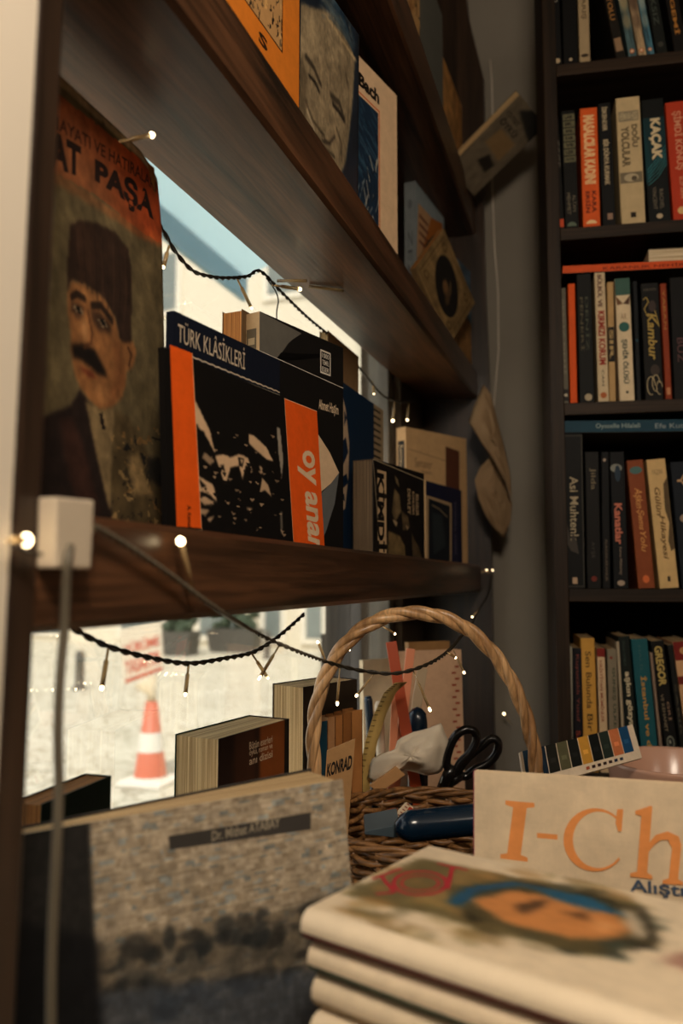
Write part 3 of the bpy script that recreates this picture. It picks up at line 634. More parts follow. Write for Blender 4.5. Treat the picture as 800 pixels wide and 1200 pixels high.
# old book tipped on its corner, oval portrait on the cover
pl = [atx(x, y, -0.256) for x, y in ((524, 257), (556, 322), (527, 378), (491, 322))]
ez = (pl[1]-pl[0]); ex = (pl[3]-pl[0])
o = atx(527, 382, -0.258); o.z = s2(o.y)+.002
mw = frame_of(o, (0.30, 0.954), lean=0.04, roll=math.radians(46))
def art(a):
    cv = Canvas(90, 90, (140, 112, 72)); cv.noise(8, .25, seed=12)
    cv.line([(.07, .07), (.93, .07), (.93, .93), (.07, .93), (.07, .07)], .012, (92, 68, 40), .8); cv.line([(.12, .12), (.88, .12), (.88, .88), (.12, .88), (.12, .12)], .006, (92, 68, 40), .7)
    for q in ((.17, .17), (.83, .17), (.17, .83), (.83, .83)): cv.ell(*q, .06, .06, (104, 80, 48), .8, soft=.4); cv.ell(*q, .025, .025, (160, 130, 86), .8)
    R = math.radians(46)
    cv.ell(.5, .5, .27, .37, (30, 26, 22), 1, -R, .05); cv.ell(.5, .5, .27, .39, (92, 68, 40), .0)
    cv.ell(.46, .50, .07, .10, (132, 96, 60), .9, -R, .5); cv.ell(.40, .40, .10, .05, (96, 72, 46), .8, -R+1.2, .5); cv.ell(.56, .44, .10, .02, (120, 96, 64), .8, .6, .4)
    a.canvas(cv)
book('old tan book tipped on its corner, a dark oval portrait on its cover', mw, 0.155, 0.162, 0.012, (140, 112, 72), art, group=FACE2, mat='old', left=(120, 94, 60), pages='pages_old')

# ------------------------------------------------------------------ topmost shelf
o, d, W, H = span(440, -0.262, 492, -0.254, 60, 0, 0); o.z = S3+.001
def art(a):
    cv = Canvas(60, 80, (206, 160, 104)); r = random.Random(2)
    for _ in range(70):
        x, y = r.random(), r.random(); cv.line([(x, y), (x+r.uniform(-.1, .1), y+r.uniform(-.1, .1)), (x+r.uniform(-.1, .1), y+.1)], .012, r.choice([(110, 70, 36), (150, 96, 48), (90, 70, 40)]), .8)
    a.canvas(cv)
book('tan book with scrolling brown pattern on the topmost shelf', frame_of(o, d), d.length, 0.21, 0.012, (206, 160, 104), art, group=FACE3)
o, d, W, H = span(491, -0.262, 519, -0.254, 100, 0, 0); o.z = S3+.001
book('plain grey book standing on the topmost shelf', frame_of(o, d), d.length, 0.22, 0.012, (104, 104, 96), None, group=FACE3, left=(190, 160, 120))
o, d, W, H = span(518, -0.262, 541, -0.254, 150, 0, 0); o.z = S3+.001
def art(a):
    cv = Canvas(50, 80, (190, 136, 76)); cv.noise(10, .3, seed=7); a.canvas(cv)
book('orange tan mottled book last on the topmost shelf', frame_of(o, d), d.length, 0.17, 0.012, (190, 136, 76), art, group=FACE3)
# paperback lying at the end of the topmost shelf, sticking out over the corner
A = (R0*75+UP*64-FW*44).normalized(); m0 = (R0*-0.65+UP*0.76); m0 = (m0-A*m0.dot(A)).normalized(); n0 = A.cross(m0)
ph = math.radians(48); Mx = m0*math.cos(ph)+n0*math.sin(ph); Y = Mx.cross(A); o = atd(556, 229, 1.66)
mw = Matrix(((A.x, Y.x, Mx.x, o.x), (A.y, Y.y, Mx.y, o.y), (A.z, Y.z, Mx.z, o.z), (0, 0, 0, 1)))
def art(a):
    cv = Canvas(90, 60, (122, 108, 88)); cv.noise(8, .15, seed=3)
    cv.poly([(.24, .25), (.36, .2), (.4, .5), (.27, .62)], (46, 40, 34), 1, 2); cv.poly([(.42, .2), (.66, .2), (.66, .75), (.45, .8)], (150, 118, 78), .9, 2); cv.poly([(.78, 0), (1, 0), (1, .5), (.9, .75), (.82, .3)], (44, 42, 38), 1, 3)
    a.canvas(cv); a.text('ÖYKÜ', .68, .35, .76, .9, (50, 44, 38), -90, .02); a.text('roman', .78, .5, .83, .92, (50, 44, 38), -90)
book('paperback sticking out from the end of the topmost shelf over the grey wall', mw, 0.180, 0.094, 0.019, (122, 108, 88), art, pages='pages', spine='left')
# crumpled brown paper sheets hanging at the shelf end
def crumple(outline, D, bulge, seed, mat, n=18, nz=.006):
    # a sheet filling the outline, folded and bulging towards the room
    r = random.Random(seed); k = len(outline); cx = sum(p[0] for p in outline)/k; cy = sum(p[1] for p in outline)/k
    rings = 9; m = 44; vs = []
    def on(t):
        t = t*k; i = int(t) % k; f = t-int(t); p, q = outline[i], outline[(i+1) % k]; return (p[0]+(q[0]-p[0])*f, p[1]+(q[1]-p[1])*f)
    g = vnoise((rings+1, m), 5, seed); g2 = vnoise((rings+1, m), 3, seed+1)
    for j in range(1, rings+1):
        for i in range(m):
            x, y = on(i/m); f = j/rings; vs.append(atd(cx+(x-cx)*f, cy+(y-cy)*f, D-bulge*(1-f*f)+nz*(abs(g[j, i % m]-.5)*4-1)+nz*2*(g2[j, (i+7) % m]-.5)))
    vs.append(atd(cx, cy, D-bulge)); c = len(vs)-1
    fs = [(c, i, (i+1) % m) for i in range(m)]+[(j*m+i, (j+1)*m+i, (j+1)*m+(i+1) % m, j*m+(i+1) % m) for j in range(rings-1) for i in range(m)]
    b = MB(); b.mesh(vs, fs, mat=mat, smooth=True); return b
def sheet(label, outline, D, seed):
    b = crumple(outline, D, .012, seed, 'brownpaper', nz=.007); o = b.build('paper_sheet'); s = o.modifiers.new('t', 'SOLIDIFY'); s.thickness = 0.0008
    tag(o, label, 'paper', 'crumpled paper at the shelf end')
sheet('creased tan paper sheet hanging from the end of the upper shelf', [(566, 450), (556, 474), (549, 494), (562, 516), (578, 540), (592, 566), (599, 584), (598, 556), (590, 520), (582, 490), (575, 462)], 1.57, 1)
sheet('greyer crumpled paper sheet hanging lower at the shelf end above the lower shelf', [(574, 535), (562, 548), (556, 562), (560, 584), (570, 606), (580, 622), (590, 630), (598, 612), (600, 590), (592, 566), (583, 548)], 1.60, 2)
# ------------------------------------------------------------------ the bookcase on the back wall
CU = Vector((0.9925, 0.122, 0)).normalized(); CN = Vector((CU.y, -CU.x, 0))          # along the shelves; towards the room
B0 = atd(645, 480, 1.25); B0.z = 0
def bc(x, y, off=0.0):                       # image point -> position along the case, height, on the plane off behind its front
    O = B0-CN*off; d = ray(x, y); q = CAM+d*((O-CAM).dot(CN)/d.dot(CN))
    return (q-O).dot(CU), q.z
CW, CD, CT = 0.275, 0.20, 0.0205
def cm(s, z, off=0.0): p = B0+CU*s-CN*off; return Vector((p.x, p.y, z))
mwc = Matrix(((CU.x, -CN.x, 0, B0.x), (CU.y, -CN.y, 0, B0.y), (0, 0, 1, FL), (0, 0, 0, 1)))
case = empty('bookcase', mwc, 'tall dark brown bookcase full of spines on the right', 'bookcase')
CTOP = 2.55
b = MB(); b.box(0, 0, 0, CT, CD, CTOP-FL, mat='case_z'); b.build('side_panel', case, 0.0012)
b = MB(); b.box(CW-CT, 0, 0, CW, CD, CTOP-FL, mat='case_z'); b.build('side_panel', case, 0.0012)
b = MB(); b.box(CT, CD-0.006, 0, CW-CT, CD, CTOP-FL, mat='case_back'); b.build('back_panel', case)
ROWZ = [bc(662, y)[1] for y in (74, 267, 472, 690, 905)]; ROWZ.append(ROWZ[4]-.27); ROWZ.insert(0, ROWZ[0]+.27)
for z in ROWZ+[FL+0.08, CTOP]:
    b = MB(); b.box(CT, 0.001, z-FL-0.0195, CW-CT, CD-0.006, z-FL, mat='case'); b.build('shelf', case, 0.0012)
R1, R2, R3, R4, R5 = ROWZ[1:6]
def spine(label, z, xb0, xb1, yb, xt0, yt, col, sart=None, group=None, mat='matte', D=0.135, set=0.006, H=None):
    if sum(col) < 190: col = tuple(c*.62 for c in col)
    s0, _ = bc(xb0, yb, set); s1, _ = bc(xb1, yb, set); st, zt = bc(xt0, yt, set)
    T = s1-s0-0.0006; H = H or zt-z; lean = math.atan2(st-s0, H)
    o = cm(s0, z+0.0004+(max(0, -math.sin(-lean))*0), set)
    if lean > 0: o.z += T*math.sin(lean)
    mw = frame_of(o, CU, roll=-lean)
    e = empty('book', mw, label, 'book', group)
    b = MB(); t = 0.0008; r = 0.0012
    prof = [(0, D), (0, r), (r*.4, r*.3), (r, 0), (T-r, 0), (T-r*.4, r*.3), (T, r), (T, D)]
    inn = [(x, y) for x, y in ((t, D), (t, t), (T-t, t), (T-t, D))]
    n = len(prof); vs = [(x, y, zz) for zz in (0, H) for x, y in prof]
    b.mesh(vs, [(i, i+1, n+i+1, n+i) for i in range(n-1)], col, mat)
    iv = [(x, y, zz) for zz in (0, H) for x, y in inn]; b.mesh(iv, [(i+1, i, 4+i, 5+i) for i in range(3)], (200, 190, 170), mat)
    for zz, fl in ((0, 0), (H, 1)):
        b.face([(0, D, zz), (0, r, zz), (t, t, zz), (t, D, zz)], col, mat); b.face([(T, D, zz), (T, r, zz), (T-t, t, zz), (T-t, D, zz)], col, mat); b.face([(0, r, zz), (r, 0, zz), (T-r, 0, zz), (T, r, zz), (T-t, t, zz), (t, t, zz)], col, mat)
    if sart: sart(Art(b, (0, 0, 0), (1, 0, 0), (0, 0, 1), (0, -1, 0), T, H, mw, mat))
    b.build('cover', e)
    p = MB(); p.box(t, t, 0.0015, T-t, D-0.002, H-0.0015, mat='pages_x'); p.build('page_block', e)
    return e
W_, K_, RD = (206, 190, 162), (20, 18, 16), (168, 50, 30)
def txt(*items, dot=None, bg=()):             # items: text, u0, v0, u1, v1, colour, (bold)
    def f(a):
        for r in bg: a.rect(*r)
        for it in items: a.text(it[0], it[1], it[2], it[3], it[4], it[5], -90, it[6] if len(it) > 6 else .01)
        if dot: a.ell(dot[0], dot[1], dot[2], dot[2]*a.w/a.h, dot[3])
    return f
G1, G2, G3, G4, G5 = ['spines on the %s row of the bookcase' % q for q in ('top', 'second', 'third', 'fourth', 'lowest')]
# top row
spine('black book with grey lettering down its spine, first of the top row', R1, 648, 659, 77, 642, -70, (20, 20, 22), txt(('KIRMIZI', .25, .5, .75, .85, (120, 114, 104)), dot=(.5, .04, .3, (186, 164, 130))), G1)
spine('plain black book beside the beige one in the top row', R1, 660, 678, 76, 656, -70, (13, 13, 14), txt(dot=(.5, .04, .12, (176, 160, 130))), G1)
def sa(a): a.text('SAVAŞ VE BARIŞ', .25, .35, .75, .95, (90, 74, 52), -90, .02); a.ell(.5, .06, .36, .014, (60, 48, 34))
spine('beige book with brown lettering in the top row', R1, 679, 692, 75, 675, -70, (168, 146, 112), sa, G1)
spine('leaning dark brown book with orange lettering in the top row', R1, 722, 734, 72, 694, -70, (44, 36, 26), txt(('KÜRK MANTOLU', .2, .32, .8, .9, (176, 124, 60)), bg=((.15, .06, .85, .17, (150, 120, 90)),)), G1)
def sm(c1, c2):
    def f(a):
        cv = Canvas(8, 60, c1); cv.noise(6, .6, seed=int(c1[0])); cv.ell(.5, .5, .6, .12, c2, .8, soft=.7); cv.ell(.5, .3, .5, .06, c2, .6, soft=.7); a.canvas(cv); a.ell(.5, .05, .3, .3*a.w/a.h, (200, 116, 66)); a.ell(.5, .05, .16, .16*a.w/a.h, (220, 200, 170))
    return f
spine('slim teal and cream book leaning in the top row, first of three with red emblems', R1, 737, 747, 70, 712, -70, (70, 90, 92), sm((66, 88, 92), (170, 150, 110)), G1)
spine('slim cream picture book leaning in the top row, second of three with red emblems', R1, 748, 758, 69, 724, -70, (150, 128, 98), sm((150, 128, 98), (90, 70, 56)), G1)
spine('slim blue book leaning in the top row, third of three with red emblems', R1, 759, 767, 68, 735, -70, (60, 98, 112), sm((60, 98, 114), (150, 160, 150)), G1)
spine('dark green book leaning right of the slim blue one in the top row', R1, 769, 783, 66, 746, -70, (30, 36, 32), txt(('OLASILIKSIZ', .25, .25, .7, .9, (66, 74, 66)), dot=(.5, .08, .25, (60, 60, 52))), G1)
spine('black book with orange lettering at the frame edge of the top row', R1, 790, 806, 64, 768, -70, (26, 20, 16), txt(('BEYAZ GEMİ', .3, .15, .7, .9, (184, 124, 54), .02)), G1)
# second row
spine('thin black book with a small red tab, first of the second row', R2, 655, 662, 268, 648, 138, (20, 19, 18), txt(('GECE', .2, .55, .8, .8, (120, 112, 100)), bg=((.1, .02, .9, .09, (196, 76, 40)),)), G2)
def sa(a):
    for i in range(7): a.rect(.12, .56+i*.06, .95, .61+i*.06, (104, 100, 74))
    for i in range(7): a.text(('DÜŞ', 'LER', 'VE', 'KAR', 'ANL', 'IK', 'LAR')[i], .25, .57+i*.06, .82, .6+i*.06, (34, 30, 24), 0, .04)
    a.text('MEHMET', .2, .12, .45, .3, (120, 110, 90), -90); a.text('ALTAN', .6, .14, .85, .28, (120, 110, 90), -90); a.ell(.5, .02, .34, .035, (96, 110, 92), 0, 0, 180)
spine('black book with grey-green lettered blocks in the second row', R2, 662, 679, 267, 657, 131, (24, 24, 22), sa, G2)
def sa(a): a.text('MASALCILAR KADINI', .18, .36, .82, .94, (244, 196, 140), -90, .05); a.text('ERSİN', .2, .12, .5, .3, (90, 28, 14), -90, .03); a.text('KARA', .55, .12, .8, .3, (90, 28, 14), -90, .03); a.ell(.5, .03, .3, .03, (246, 206, 150), 0, 0, 180)
spine('bright orange book with pale lettering in the second row', R2, 683, 704, 266, 679, 128, (222, 92, 34), sa, G2)
spine('black book with cream lettering between the orange and beige ones', R2, 706, 722, 264, 700, 122, (20, 22, 24), txt(('İSKENDER', .3, .77, .75, .97, (176, 160, 128), .04), ('BİR DÜNYA KURMAK', .3, .33, .8, .7, (186, 168, 134), .04), bg=((.4, .05, .8, .1, (150, 120, 100)),)), G2)
def sa(a):
    a.rect(.08, .81, .92, .89, (140, 128, 104)); a.text('HERMANN HESSE', .12, .82, .88, .88, (196, 178, 140), 0, .02); a.text('DOĞU', .6, .6, .92, .78, (96, 84, 60), -90, .04); a.text('YOLCULAR', .16, .45, .5, .77, (96, 84, 60), -90, .04)
    a.rect(.04, .32, .96, .405, (122, 110, 88)); a.ell(.5, .362, .3, .032, (186, 170, 138)); a.ell(.62, .355, .12, .02, (90, 80, 64)); a.rect(.4, .05, .62, .09, (44, 36, 28))
spine('wide beige book with a grey title band in the second row', R2, 728, 757, 263, 721, 116, (200, 176, 134), sa, G2)
def sa(a):
    a.poly([(.02, .3), (.02, .85), (.98, .85), (.98, .6)], (16, 58, 66)); a.poly([(.02, .85), (.98, .85), (.98, .45), (.6, .5), (.3, .4)], (18, 48, 54))
    for i in range(6): a.line([(.1, .3+i*.025), (.55, .36+i*.03), (.95, .46+i*.03)], .0006, (70, 150, 156))
    a.text('KAÇAK', .24, .5, .78, .84, (216, 196, 156), -90, .05); a.text('RACHEL', .55, .1, .72, .26, (120, 110, 92), -90); a.text('VINCENT', .25, .1, .42, .28, (120, 110, 92), -90); a.ell(.5, .045, .14, .02, (190, 170, 140))
spine('black and teal book lettered KAÇAK in the second row', R2, 760, 787, 261, 751, 118, (20, 26, 26), sa, G2)
spine('red book with pale lettering at the frame edge of the second row', R2, 789, 816, 259, 779, 121, (184, 58, 30), txt(('ŞİMDİ KONUŞ', .25, .42, .75, .92, (216, 150, 116), .02), ('ELİF AKIN', .4, .18, .6, .36, (216, 150, 116)), dot=(.4, .08, .18, (220, 180, 120))), G2)
# third row
spine('slim grey book first of the third row', R3, 660, 667, 471, 656, 338, (104, 98, 84), txt(('SESSİZ GEMİ', .3, .25, .7, .9, (140, 132, 112)), bg=((0, .02, 1, .12, (40, 36, 36)),), dot=(.5, .07, .3, (200, 186, 160))), G3, 'matte')
spine('plain orange book in the third row', R3, 668, 677, 471, 665, 333, (220, 84, 22), None, G3)
spine('black book with dim green lettering in the third row', R3, 679, 697, 470, 675, 322, (24, 26, 24), txt(('DENİZ', .55, .4, .8, .82, (70, 74, 58)), ('FENERİ', .2, .4, .45, .82, (88, 80, 58)), dot=(.6, .04, .25, (176, 160, 130))), G3)
spine('white book with dark red lettering in the third row', R3, 701, 714, 470, 696, 318, (206, 184, 148), txt(('BÜLBÜL VE', .25, .72, .75, .97, (80, 30, 34), .03), ('KIRMIZI KORUM', .2, .28, .85, .69, (150, 44, 30), .04), ('CAN', .4, .12, .62, .24, (50, 40, 34)), dot=(.5, .05, .3, (176, 96, 50))), G3)
spine('tan book with a black lettered patch beside the white one in the third row', R3, 714, 722, 470, 711, 331, (186, 150, 100), txt(('SIR', .2, .35, .8, .6, (180, 150, 100), .03), bg=((0, .33, 1, .62, (30, 26, 22)),)), G3)
def sa(a):
    a.rect(0, .86, 1, 1, (62, 94, 84)); a.poly([(.1, .86), (.9, .86), (.5, .79)], (222, 200, 164)); a.poly([(.0, .86), (.5, .79), (.1, .78)], (120, 86, 60)); a.poly([(1, .86), (.5, .79), (.9, .78)], (90, 64, 50))
    a.text('ŞEHİR ÖLÜSÜ', .25, .14, .75, .5, (44, 62, 58), -90, .03); a.ell(.5, .6, .36, .04, (52, 100, 92)); a.text('AR', .3, .66, .7, .71, (150, 110, 84), 0); a.rect(.45, .06, .6, .08, (40, 36, 30))
spine('cream book with a teal head, lettered ŞEHİR ÖLÜSÜ', R3, 726, 744, 469, 720, 327, (222, 200, 164), sa, G3)
spine('slim dark navy book beside the ŞEHİR ÖLÜSÜ spine', R3, 746, 752, 469, 741, 330, (26, 32, 38), txt(dot=(.5, .5, .3, (36, 72, 84))), G3)
def sa(a):
    g = (176, 148, 76); a.text('Kambur', .3, .34, .78, .74, g, -90, .02, .2); a.line([(.1, .86), (.3, .88), (.4, .84), (.15, .78), (.3, .72), (.7, .69), (.95, .62)], .0012, g); a.line([(.7, .78), (.8, .72), (.9, .64)], .0012, g)
    a.ell(.6, .8, .2, .05, (62, 50, 46)); a.ell(.6, .25, .25, .05, (58, 48, 42))
    for q in ((.35, .12, .22), (.62, .14, .2), (.8, .1, .16)): a.line([(q[0]+q[2]*math.cos(t/3), q[1]+q[2]*.35*math.sin(t/3)) for t in range(16)], .001, (190, 170, 130))
    a.text('AYŞE KULİN', .15, .93, .85, .96, (110, 100, 84), 0)
spine('black book with gold script down its spine in the third row', R3, 756, 778, 468, 750, 333, (26, 24, 22), sa, G3)
spine('rust brown book right of the gold script one in the third row', R3, 780, 788, 468, 773, 333, (140, 56, 28), txt(('YABAN', .3, .6, .7, .95, (170, 120, 60)), bg=((.2, .04, .8, .1, (190, 130, 90)),)), G3)
spine('black book at the frame edge of the third row', R3, 790, 810, 467, 784, 326, (20, 18, 20), txt(('BUZ', .3, .3, .7, .5, (90, 60, 60))), G3)
# fourth row
def sa(a):
    a.frame(.03, .01, .97, .99, .05, (70, 66, 58)); a.text('Asi Muhtenler', .28, .26, .72, .72, (176, 160, 130), -90, .01); a.poly([(.05, .3), (.3, .24), (.7, .22), (.6, .3), (.4, .36), (.3, .3), (.1, .42)], (66, 60, 54)); a.rect(.35, .03, .6, .07, (190, 160, 130))
spine('black book lettered Asi Muhtenler, first of the fourth row', R4, 663, 686, 689, 660, 509, (20, 20, 20), sa, G4)
spine('dark grey book with a pale feather in the fourth row', R4, 688, 705, 689, 685, 530, (34, 31, 28), txt(('Jilda', .3, .72, .75, .88, (120, 108, 84)), ('AYŞE', .3, .22, .6, .34, (64, 60, 54)), bg=((0, 0, 0, 0, K_),), dot=(.5, .07, .2, (110, 44, 34))), G4)
def feather(a): a.poly([(.1, .43), (.4, .47), (.75, .53), (.8, .56), (.5, .54), (.25, .48)], (176, 146, 100))
spine('slim black book between the feather and Kanatlar spines', R4, 706, 716, 689, 704, 530, (20, 20, 22), txt(('ALACAKARANLIK', .35, .05, .65, .36, (110, 96, 80)), dot=(.4, .94, .2, (170, 150, 130))), G4)
def sa(a): a.text('Kanatlar', .2, .32, .72, .62, (206, 118, 92), -90, .03); a.text('Karen Mahoney', .4, .1, .62, .3, (150, 130, 110), -90); a.ell(.4, .88, .4, .03, (130, 130, 120)); a.ell(.5, .84, .2, .06, (40, 56, 70)); a.ell(.5, .04, .25, .02, (170, 150, 130))
spine('black book with salmon lettering Kanatlar in the fourth row', R4, 719, 737, 689, 714, 530, (20, 22, 26), sa, G4)
def sa(a):
    a.ell(.5, .92, .38, .03, (76, 110, 106)); r = random.Random(1)
    for i in range(3): a.text(('Aşkın', 'Şems', 'Yolu')[i], .2+.1*i, .62-i*.17, .75, .78-i*.17, (214, 150, 84), -90, .01, .3)
    a.ell(.5, .07, .2, .03, (216, 110, 60))
spine('rust brown book with golden script in the fourth row', R4, 748, 768, 688, 734, 540, (134, 68, 36), sa, G4)
def sa(a):
    a.text('Gülün', .25, .56, .55, .78, (104, 76, 44), -90, .02, .2); a.text('Hikayesi', .3, .22, .65, .56, (104, 76, 44), -90, .02, .2); cv = None
    a.poly([(.75, .8), (.98, .85), (.98, .3), (.8, .28), (.7, .36), (.85, .5), (.7, .6)], (92, 74, 50)); a.text('YAZAR', .2, .88, .8, .92, (150, 124, 86), 0); a.rect(.45, .05, .6, .09, (60, 48, 34))
spine('cream book with brown ornate lettering in the fourth row', R4, 773, 796, 688, 757, 539, (212, 176, 120), sa, G4)
spine('navy book at the frame edge of the fourth row', R4, 799, 820, 688, 785, 542, (30, 40, 54), txt(('Y', .3, .8, .7, .9, (190, 150, 110)), dot=(.5, .55, .25, (150, 130, 110))), G4)
# lowest row in view
yb5 = 905
spine('slim grey-white book first of the lowest row', R5, 664, 672, yb5, 663, 758, (150, 146, 132), txt(('EDEBİYATIN', .25, .6, .75, .9, (50, 50, 46), .02), ('TEMELLERİ', .25, .15, .75, .5, (80, 84, 74))), G5, D=.12)
spine('dark blue book with dull red lettering in the lowest row', R5, 673, 684, yb5, 671, 760, (32, 32, 42), txt(('Kuyucaklı Yusuf', .25, .4, .7, .95, (120, 60, 50)), ('Sabah', .25, .1, .7, .33, (140, 56, 40))), G5, D=.12)
spine('ochre yellow book with black handwriting in the lowest row', R5, 685, 702, yb5, 680, 748, (200, 148, 66), txt(('Sen', .3, .78, .7, .9, (66, 48, 24), .01), ('Bulunda', .3, .47, .7, .74, (66, 48, 24), .01), ('Bir', .3, .3, .7, .43, (66, 48, 24), .01), ('Ayna', .3, .1, .75, .27, (66, 48, 24), .01)), G5, D=.12)
spine('cream book with a red head and red lettering in the lowest row', R5, 704, 714, yb5, 699, 760, (206, 176, 138), txt(('HRİSTİYAN MÜMİNLER', .25, .4, .7, .9, (140, 60, 40), .02), ('ALİ', .3, .2, .6, .34, (150, 110, 80)), bg=((0, .93, 1, 1, (120, 34, 26)),)), G5, D=.12)
spine('grey-beige book with green lettering in the lowest row', R5, 715, 727, yb5, 711, 761, (128, 116, 96), txt(('GÜNEŞ ÜLKESİ', .4, .3, .85, .85, (54, 66, 48), .02), dot=(.4, .93, .15, (130, 50, 40))), G5, D=.12)
spine('slim pale book leaning before the dark green one in the lowest row', R5, 731, 735, yb5, 722, 752, (170, 154, 128), None, G5, D=.12)
spine('dark green book lettered aşkın gözyaşı in the lowest row', R5, 737, 751, yb5, 724, 746, (30, 42, 36), txt(('aşkın gözyaşı', .22, .28, .8, .74, (206, 190, 156), .03), ('SİNAN YAĞMUR', .3, .78, .6, .97, (50, 64, 56))), G5, D=.12)
spine('wide teal book with ochre lettering in the lowest row', R5, 754, 774, yb5, 739, 749, (28, 84, 92), txt(('İstanbul ve düş', .3, .1, .75, .72, (190, 142, 66), .02), ('HALİL', .4, .75, .6, .95, (60, 92, 92))), G5, D=.12)
spine('slim grey book between the teal and GREGOR spines', R5, 776, 780, yb5, 761, 765, (140, 118, 100), None, G5, D=.12)
def sa(a): a.text('GREGOR', .2, .66, .8, .96, (186, 160, 90), -90, .04); a.text('VE KEHANET', .2, .32, .42, .6, (130, 116, 92), -90, .01); a.text('GRİ', .6, .4, .85, .54, (150, 120, 96), -90, .01); a.ell(.5, .24, .3, .05, (120, 122, 108)); a.ell(.5, .24, .22, .037, (40, 42, 40)); a.ell(.46, .245, .08, .015, (140, 140, 124)); a.text('SUZ', .5, .06, .75, .16, (140, 124, 100), -90)
spine('black book lettered GREGOR in yellow in the lowest row', R5, 783, 799, yb5, 762, 751, (24, 22, 20), sa, G5, D=.12)
spine('dark grey book right of the GREGOR one in the lowest row', R5, 801, 808, yb5, 782, 756, (40, 40, 36), txt(('SABIR', .3, .3, .7, .7, (80, 74, 60))), G5, D=.12)
spine('red and cream book at the frame edge of the lowest row', R5, 810, 832, yb5, 788, 752, (206, 160, 116), txt(bg=((0, .86, 1, 1, (120, 34, 28)), (0, .68, 1, .74, (110, 40, 30))), dot=(.5, .93, .2, (190, 140, 90))), G5, D=.12)
# books lying on top of the rows
def lying(label, xl, xr, y0l, y1l, z, L, col, sart, group, D=0.13, mat='matte', tilt=0.0):
    s0, zt = bc(xl, y0l, 0.004); s1, zb = bc(xl, y1l, 0.004); H = zt-zb
    mw = frame_of(cm(s0, z, 0.004), CU, roll=tilt)
    e = empty('book', mw, label, 'book', group); b = MB(); t = 0.0008
    b.box(0, 0, 0, L, D, t, (34, 28, 26), mat); b.box(0, 0, H-t, L, D, H, col, mat); b.box(0, 0, t, L, t, H-t, col, mat)
    if sart: sart(Art(b, (0, 0, 0), (1, 0, 0), (0, 0, 1), (0, -1, 0), L, H, mw, mat))
    b.build('cover', e); p = MB(); p.box(0.001, t, t, L-0.001, D-0.002, H-t, mat='pages_z'); p.build('page_block', e)
    return H
LY = 'books lying flat across the rows'
z3 = bc(706, 319, .006)[1]+.001
h = lying('orange book lying flat across the third row', 659, 800, 309, 318, z3, 0.20, (214, 84, 34), lambda a: a.text('KARANLIK NEHİR', .3, .25, .9, .75, (130, 40, 16), 0, .02), LY, tilt=-0.02)
s0, zt = bc(760, 303, .004); s1, zb = bc(760, 319, .004)
e = empty('book', frame_of(cm(s0, z3+h-.0015, .01), CU, roll=-0.02), 'cream-paged book lying on the flat orange one', 'book', LY)
b = MB(); b.box(0, 0, 0, .10, .12, .0008, (40, 36, 34)); b.box(0, 0, zt-zb-.0008, .10, .12, zt-zb, (40, 36, 34)); b.box(0, .1192, .0008, .10, .12, zt-zb-.0008, (40, 36, 34)); b.build('cover', e)
b = MB(); b.box(.001, .001, .0008, .099, .119, zt-zb-.0008, mat='pages_z'); b.build('page_block', e)
z4 = bc(672, 508, .006)[1]+.001
lying('long teal book lying flat across the fourth row', 660, 800, 493, 507, z4, 0.215, (26, 62, 78), lambda a: (a.text('Oyaselle Hilaleli', .22, .25, .52, .75, (140, 156, 150), 0, .01), a.text('Efe Kutlu', .62, .3, .85, .7, (140, 150, 150), 0)), LY, D=.15, tilt=-0.022)
# ------------------------------------------------------------------ the table and what stands on it
TZ = 1.0
tb = empty('table', T3(0.25, 0.68, FL), 'worn brown table under the baskets, magazines and books by the window', 'table')
def tp(name, mb, bevel=0.0): 
    o = mb.build(name, None, bevel); o.parent = tb; o.matrix_parent_inverse = tb.matrix_world.inverted(); return o
b = MB(); b.box(-0.355, 0.308, TZ-0.03, 0.75, 1.26, TZ, mat='table'); tp('tabletop', b, 0.004)
for x, y in ((-0.30, 0.35), (0.69, 0.35), (-0.30, 1.19), (0.69, 1.19)):
    b = MB(); b.box(x-.025, y-.025, FL, x+.025, y+.025, TZ-0.03, mat='table'); tp('leg', b, 0.003)
b = MB(); b.box(-0.33, 0.33, TZ-0.11, 0.72, 0.35, TZ-0.03, mat='table'); b.box(-0.33, 1.20, TZ-0.11, 0.72, 1.22, TZ-0.03, mat='table'); tp('apron', b)

# big mosaic-covered book, slightly open
o = atd(22, 1080, .425); p2 = atd(419, 1060, .50); o.z = TZ+.0135; W = 0.209
mw = frame_of(o, p2-o, lean=math.radians(5), roll=math.radians(3.4))
H = 0.247
e = empty('book', mw, 'large book with a grey mosaic cover and dark spine band, standing front left', 'book')
b = MB(); T0, T1 = 0.020, 0.058; t = 0.001
b.box(0, 0, 0, W, t, H, (150, 140, 124), 'matte')
a = Art(b, (0, 0, 0), (1, 0, 0), (0, 0, 1), (0, -1, 0), W, H, mw, 'matte')
cv = Canvas(150, 190, (176, 160, 136)); r = random.Random(9)
for j in range(110):                           # mosaic of small printed rows
    y = j/110
    x = 0
    while x < 1:
        w = r.uniform(.008, .035); k = r.uniform(-30, 16); cb = r.random() < .14
        cv.poly([(x, y+.001), (x+w, y+.001), (x+w, y+.0085), (x, y+.0085)], (168+k-(30 if cb else 0), 152+k-(8 if cb else 0), 130+k+(12 if cb else 0)), .8); x += w
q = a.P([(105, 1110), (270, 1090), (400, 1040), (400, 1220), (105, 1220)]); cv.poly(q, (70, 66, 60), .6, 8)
for _ in range(130):
    x = r.uniform(.15, 1); y = r.uniform(a.P([(200, 1185)])[0][1], a.P([(250, 1085)])[0][1]); cv.ell(x, y, r.uniform(.015, .05), r.uniform(.008, .03), r.choice([(44, 46, 46), (54, 52, 48), (130, 116, 96), (92, 86, 76)]), .75, soft=.6)
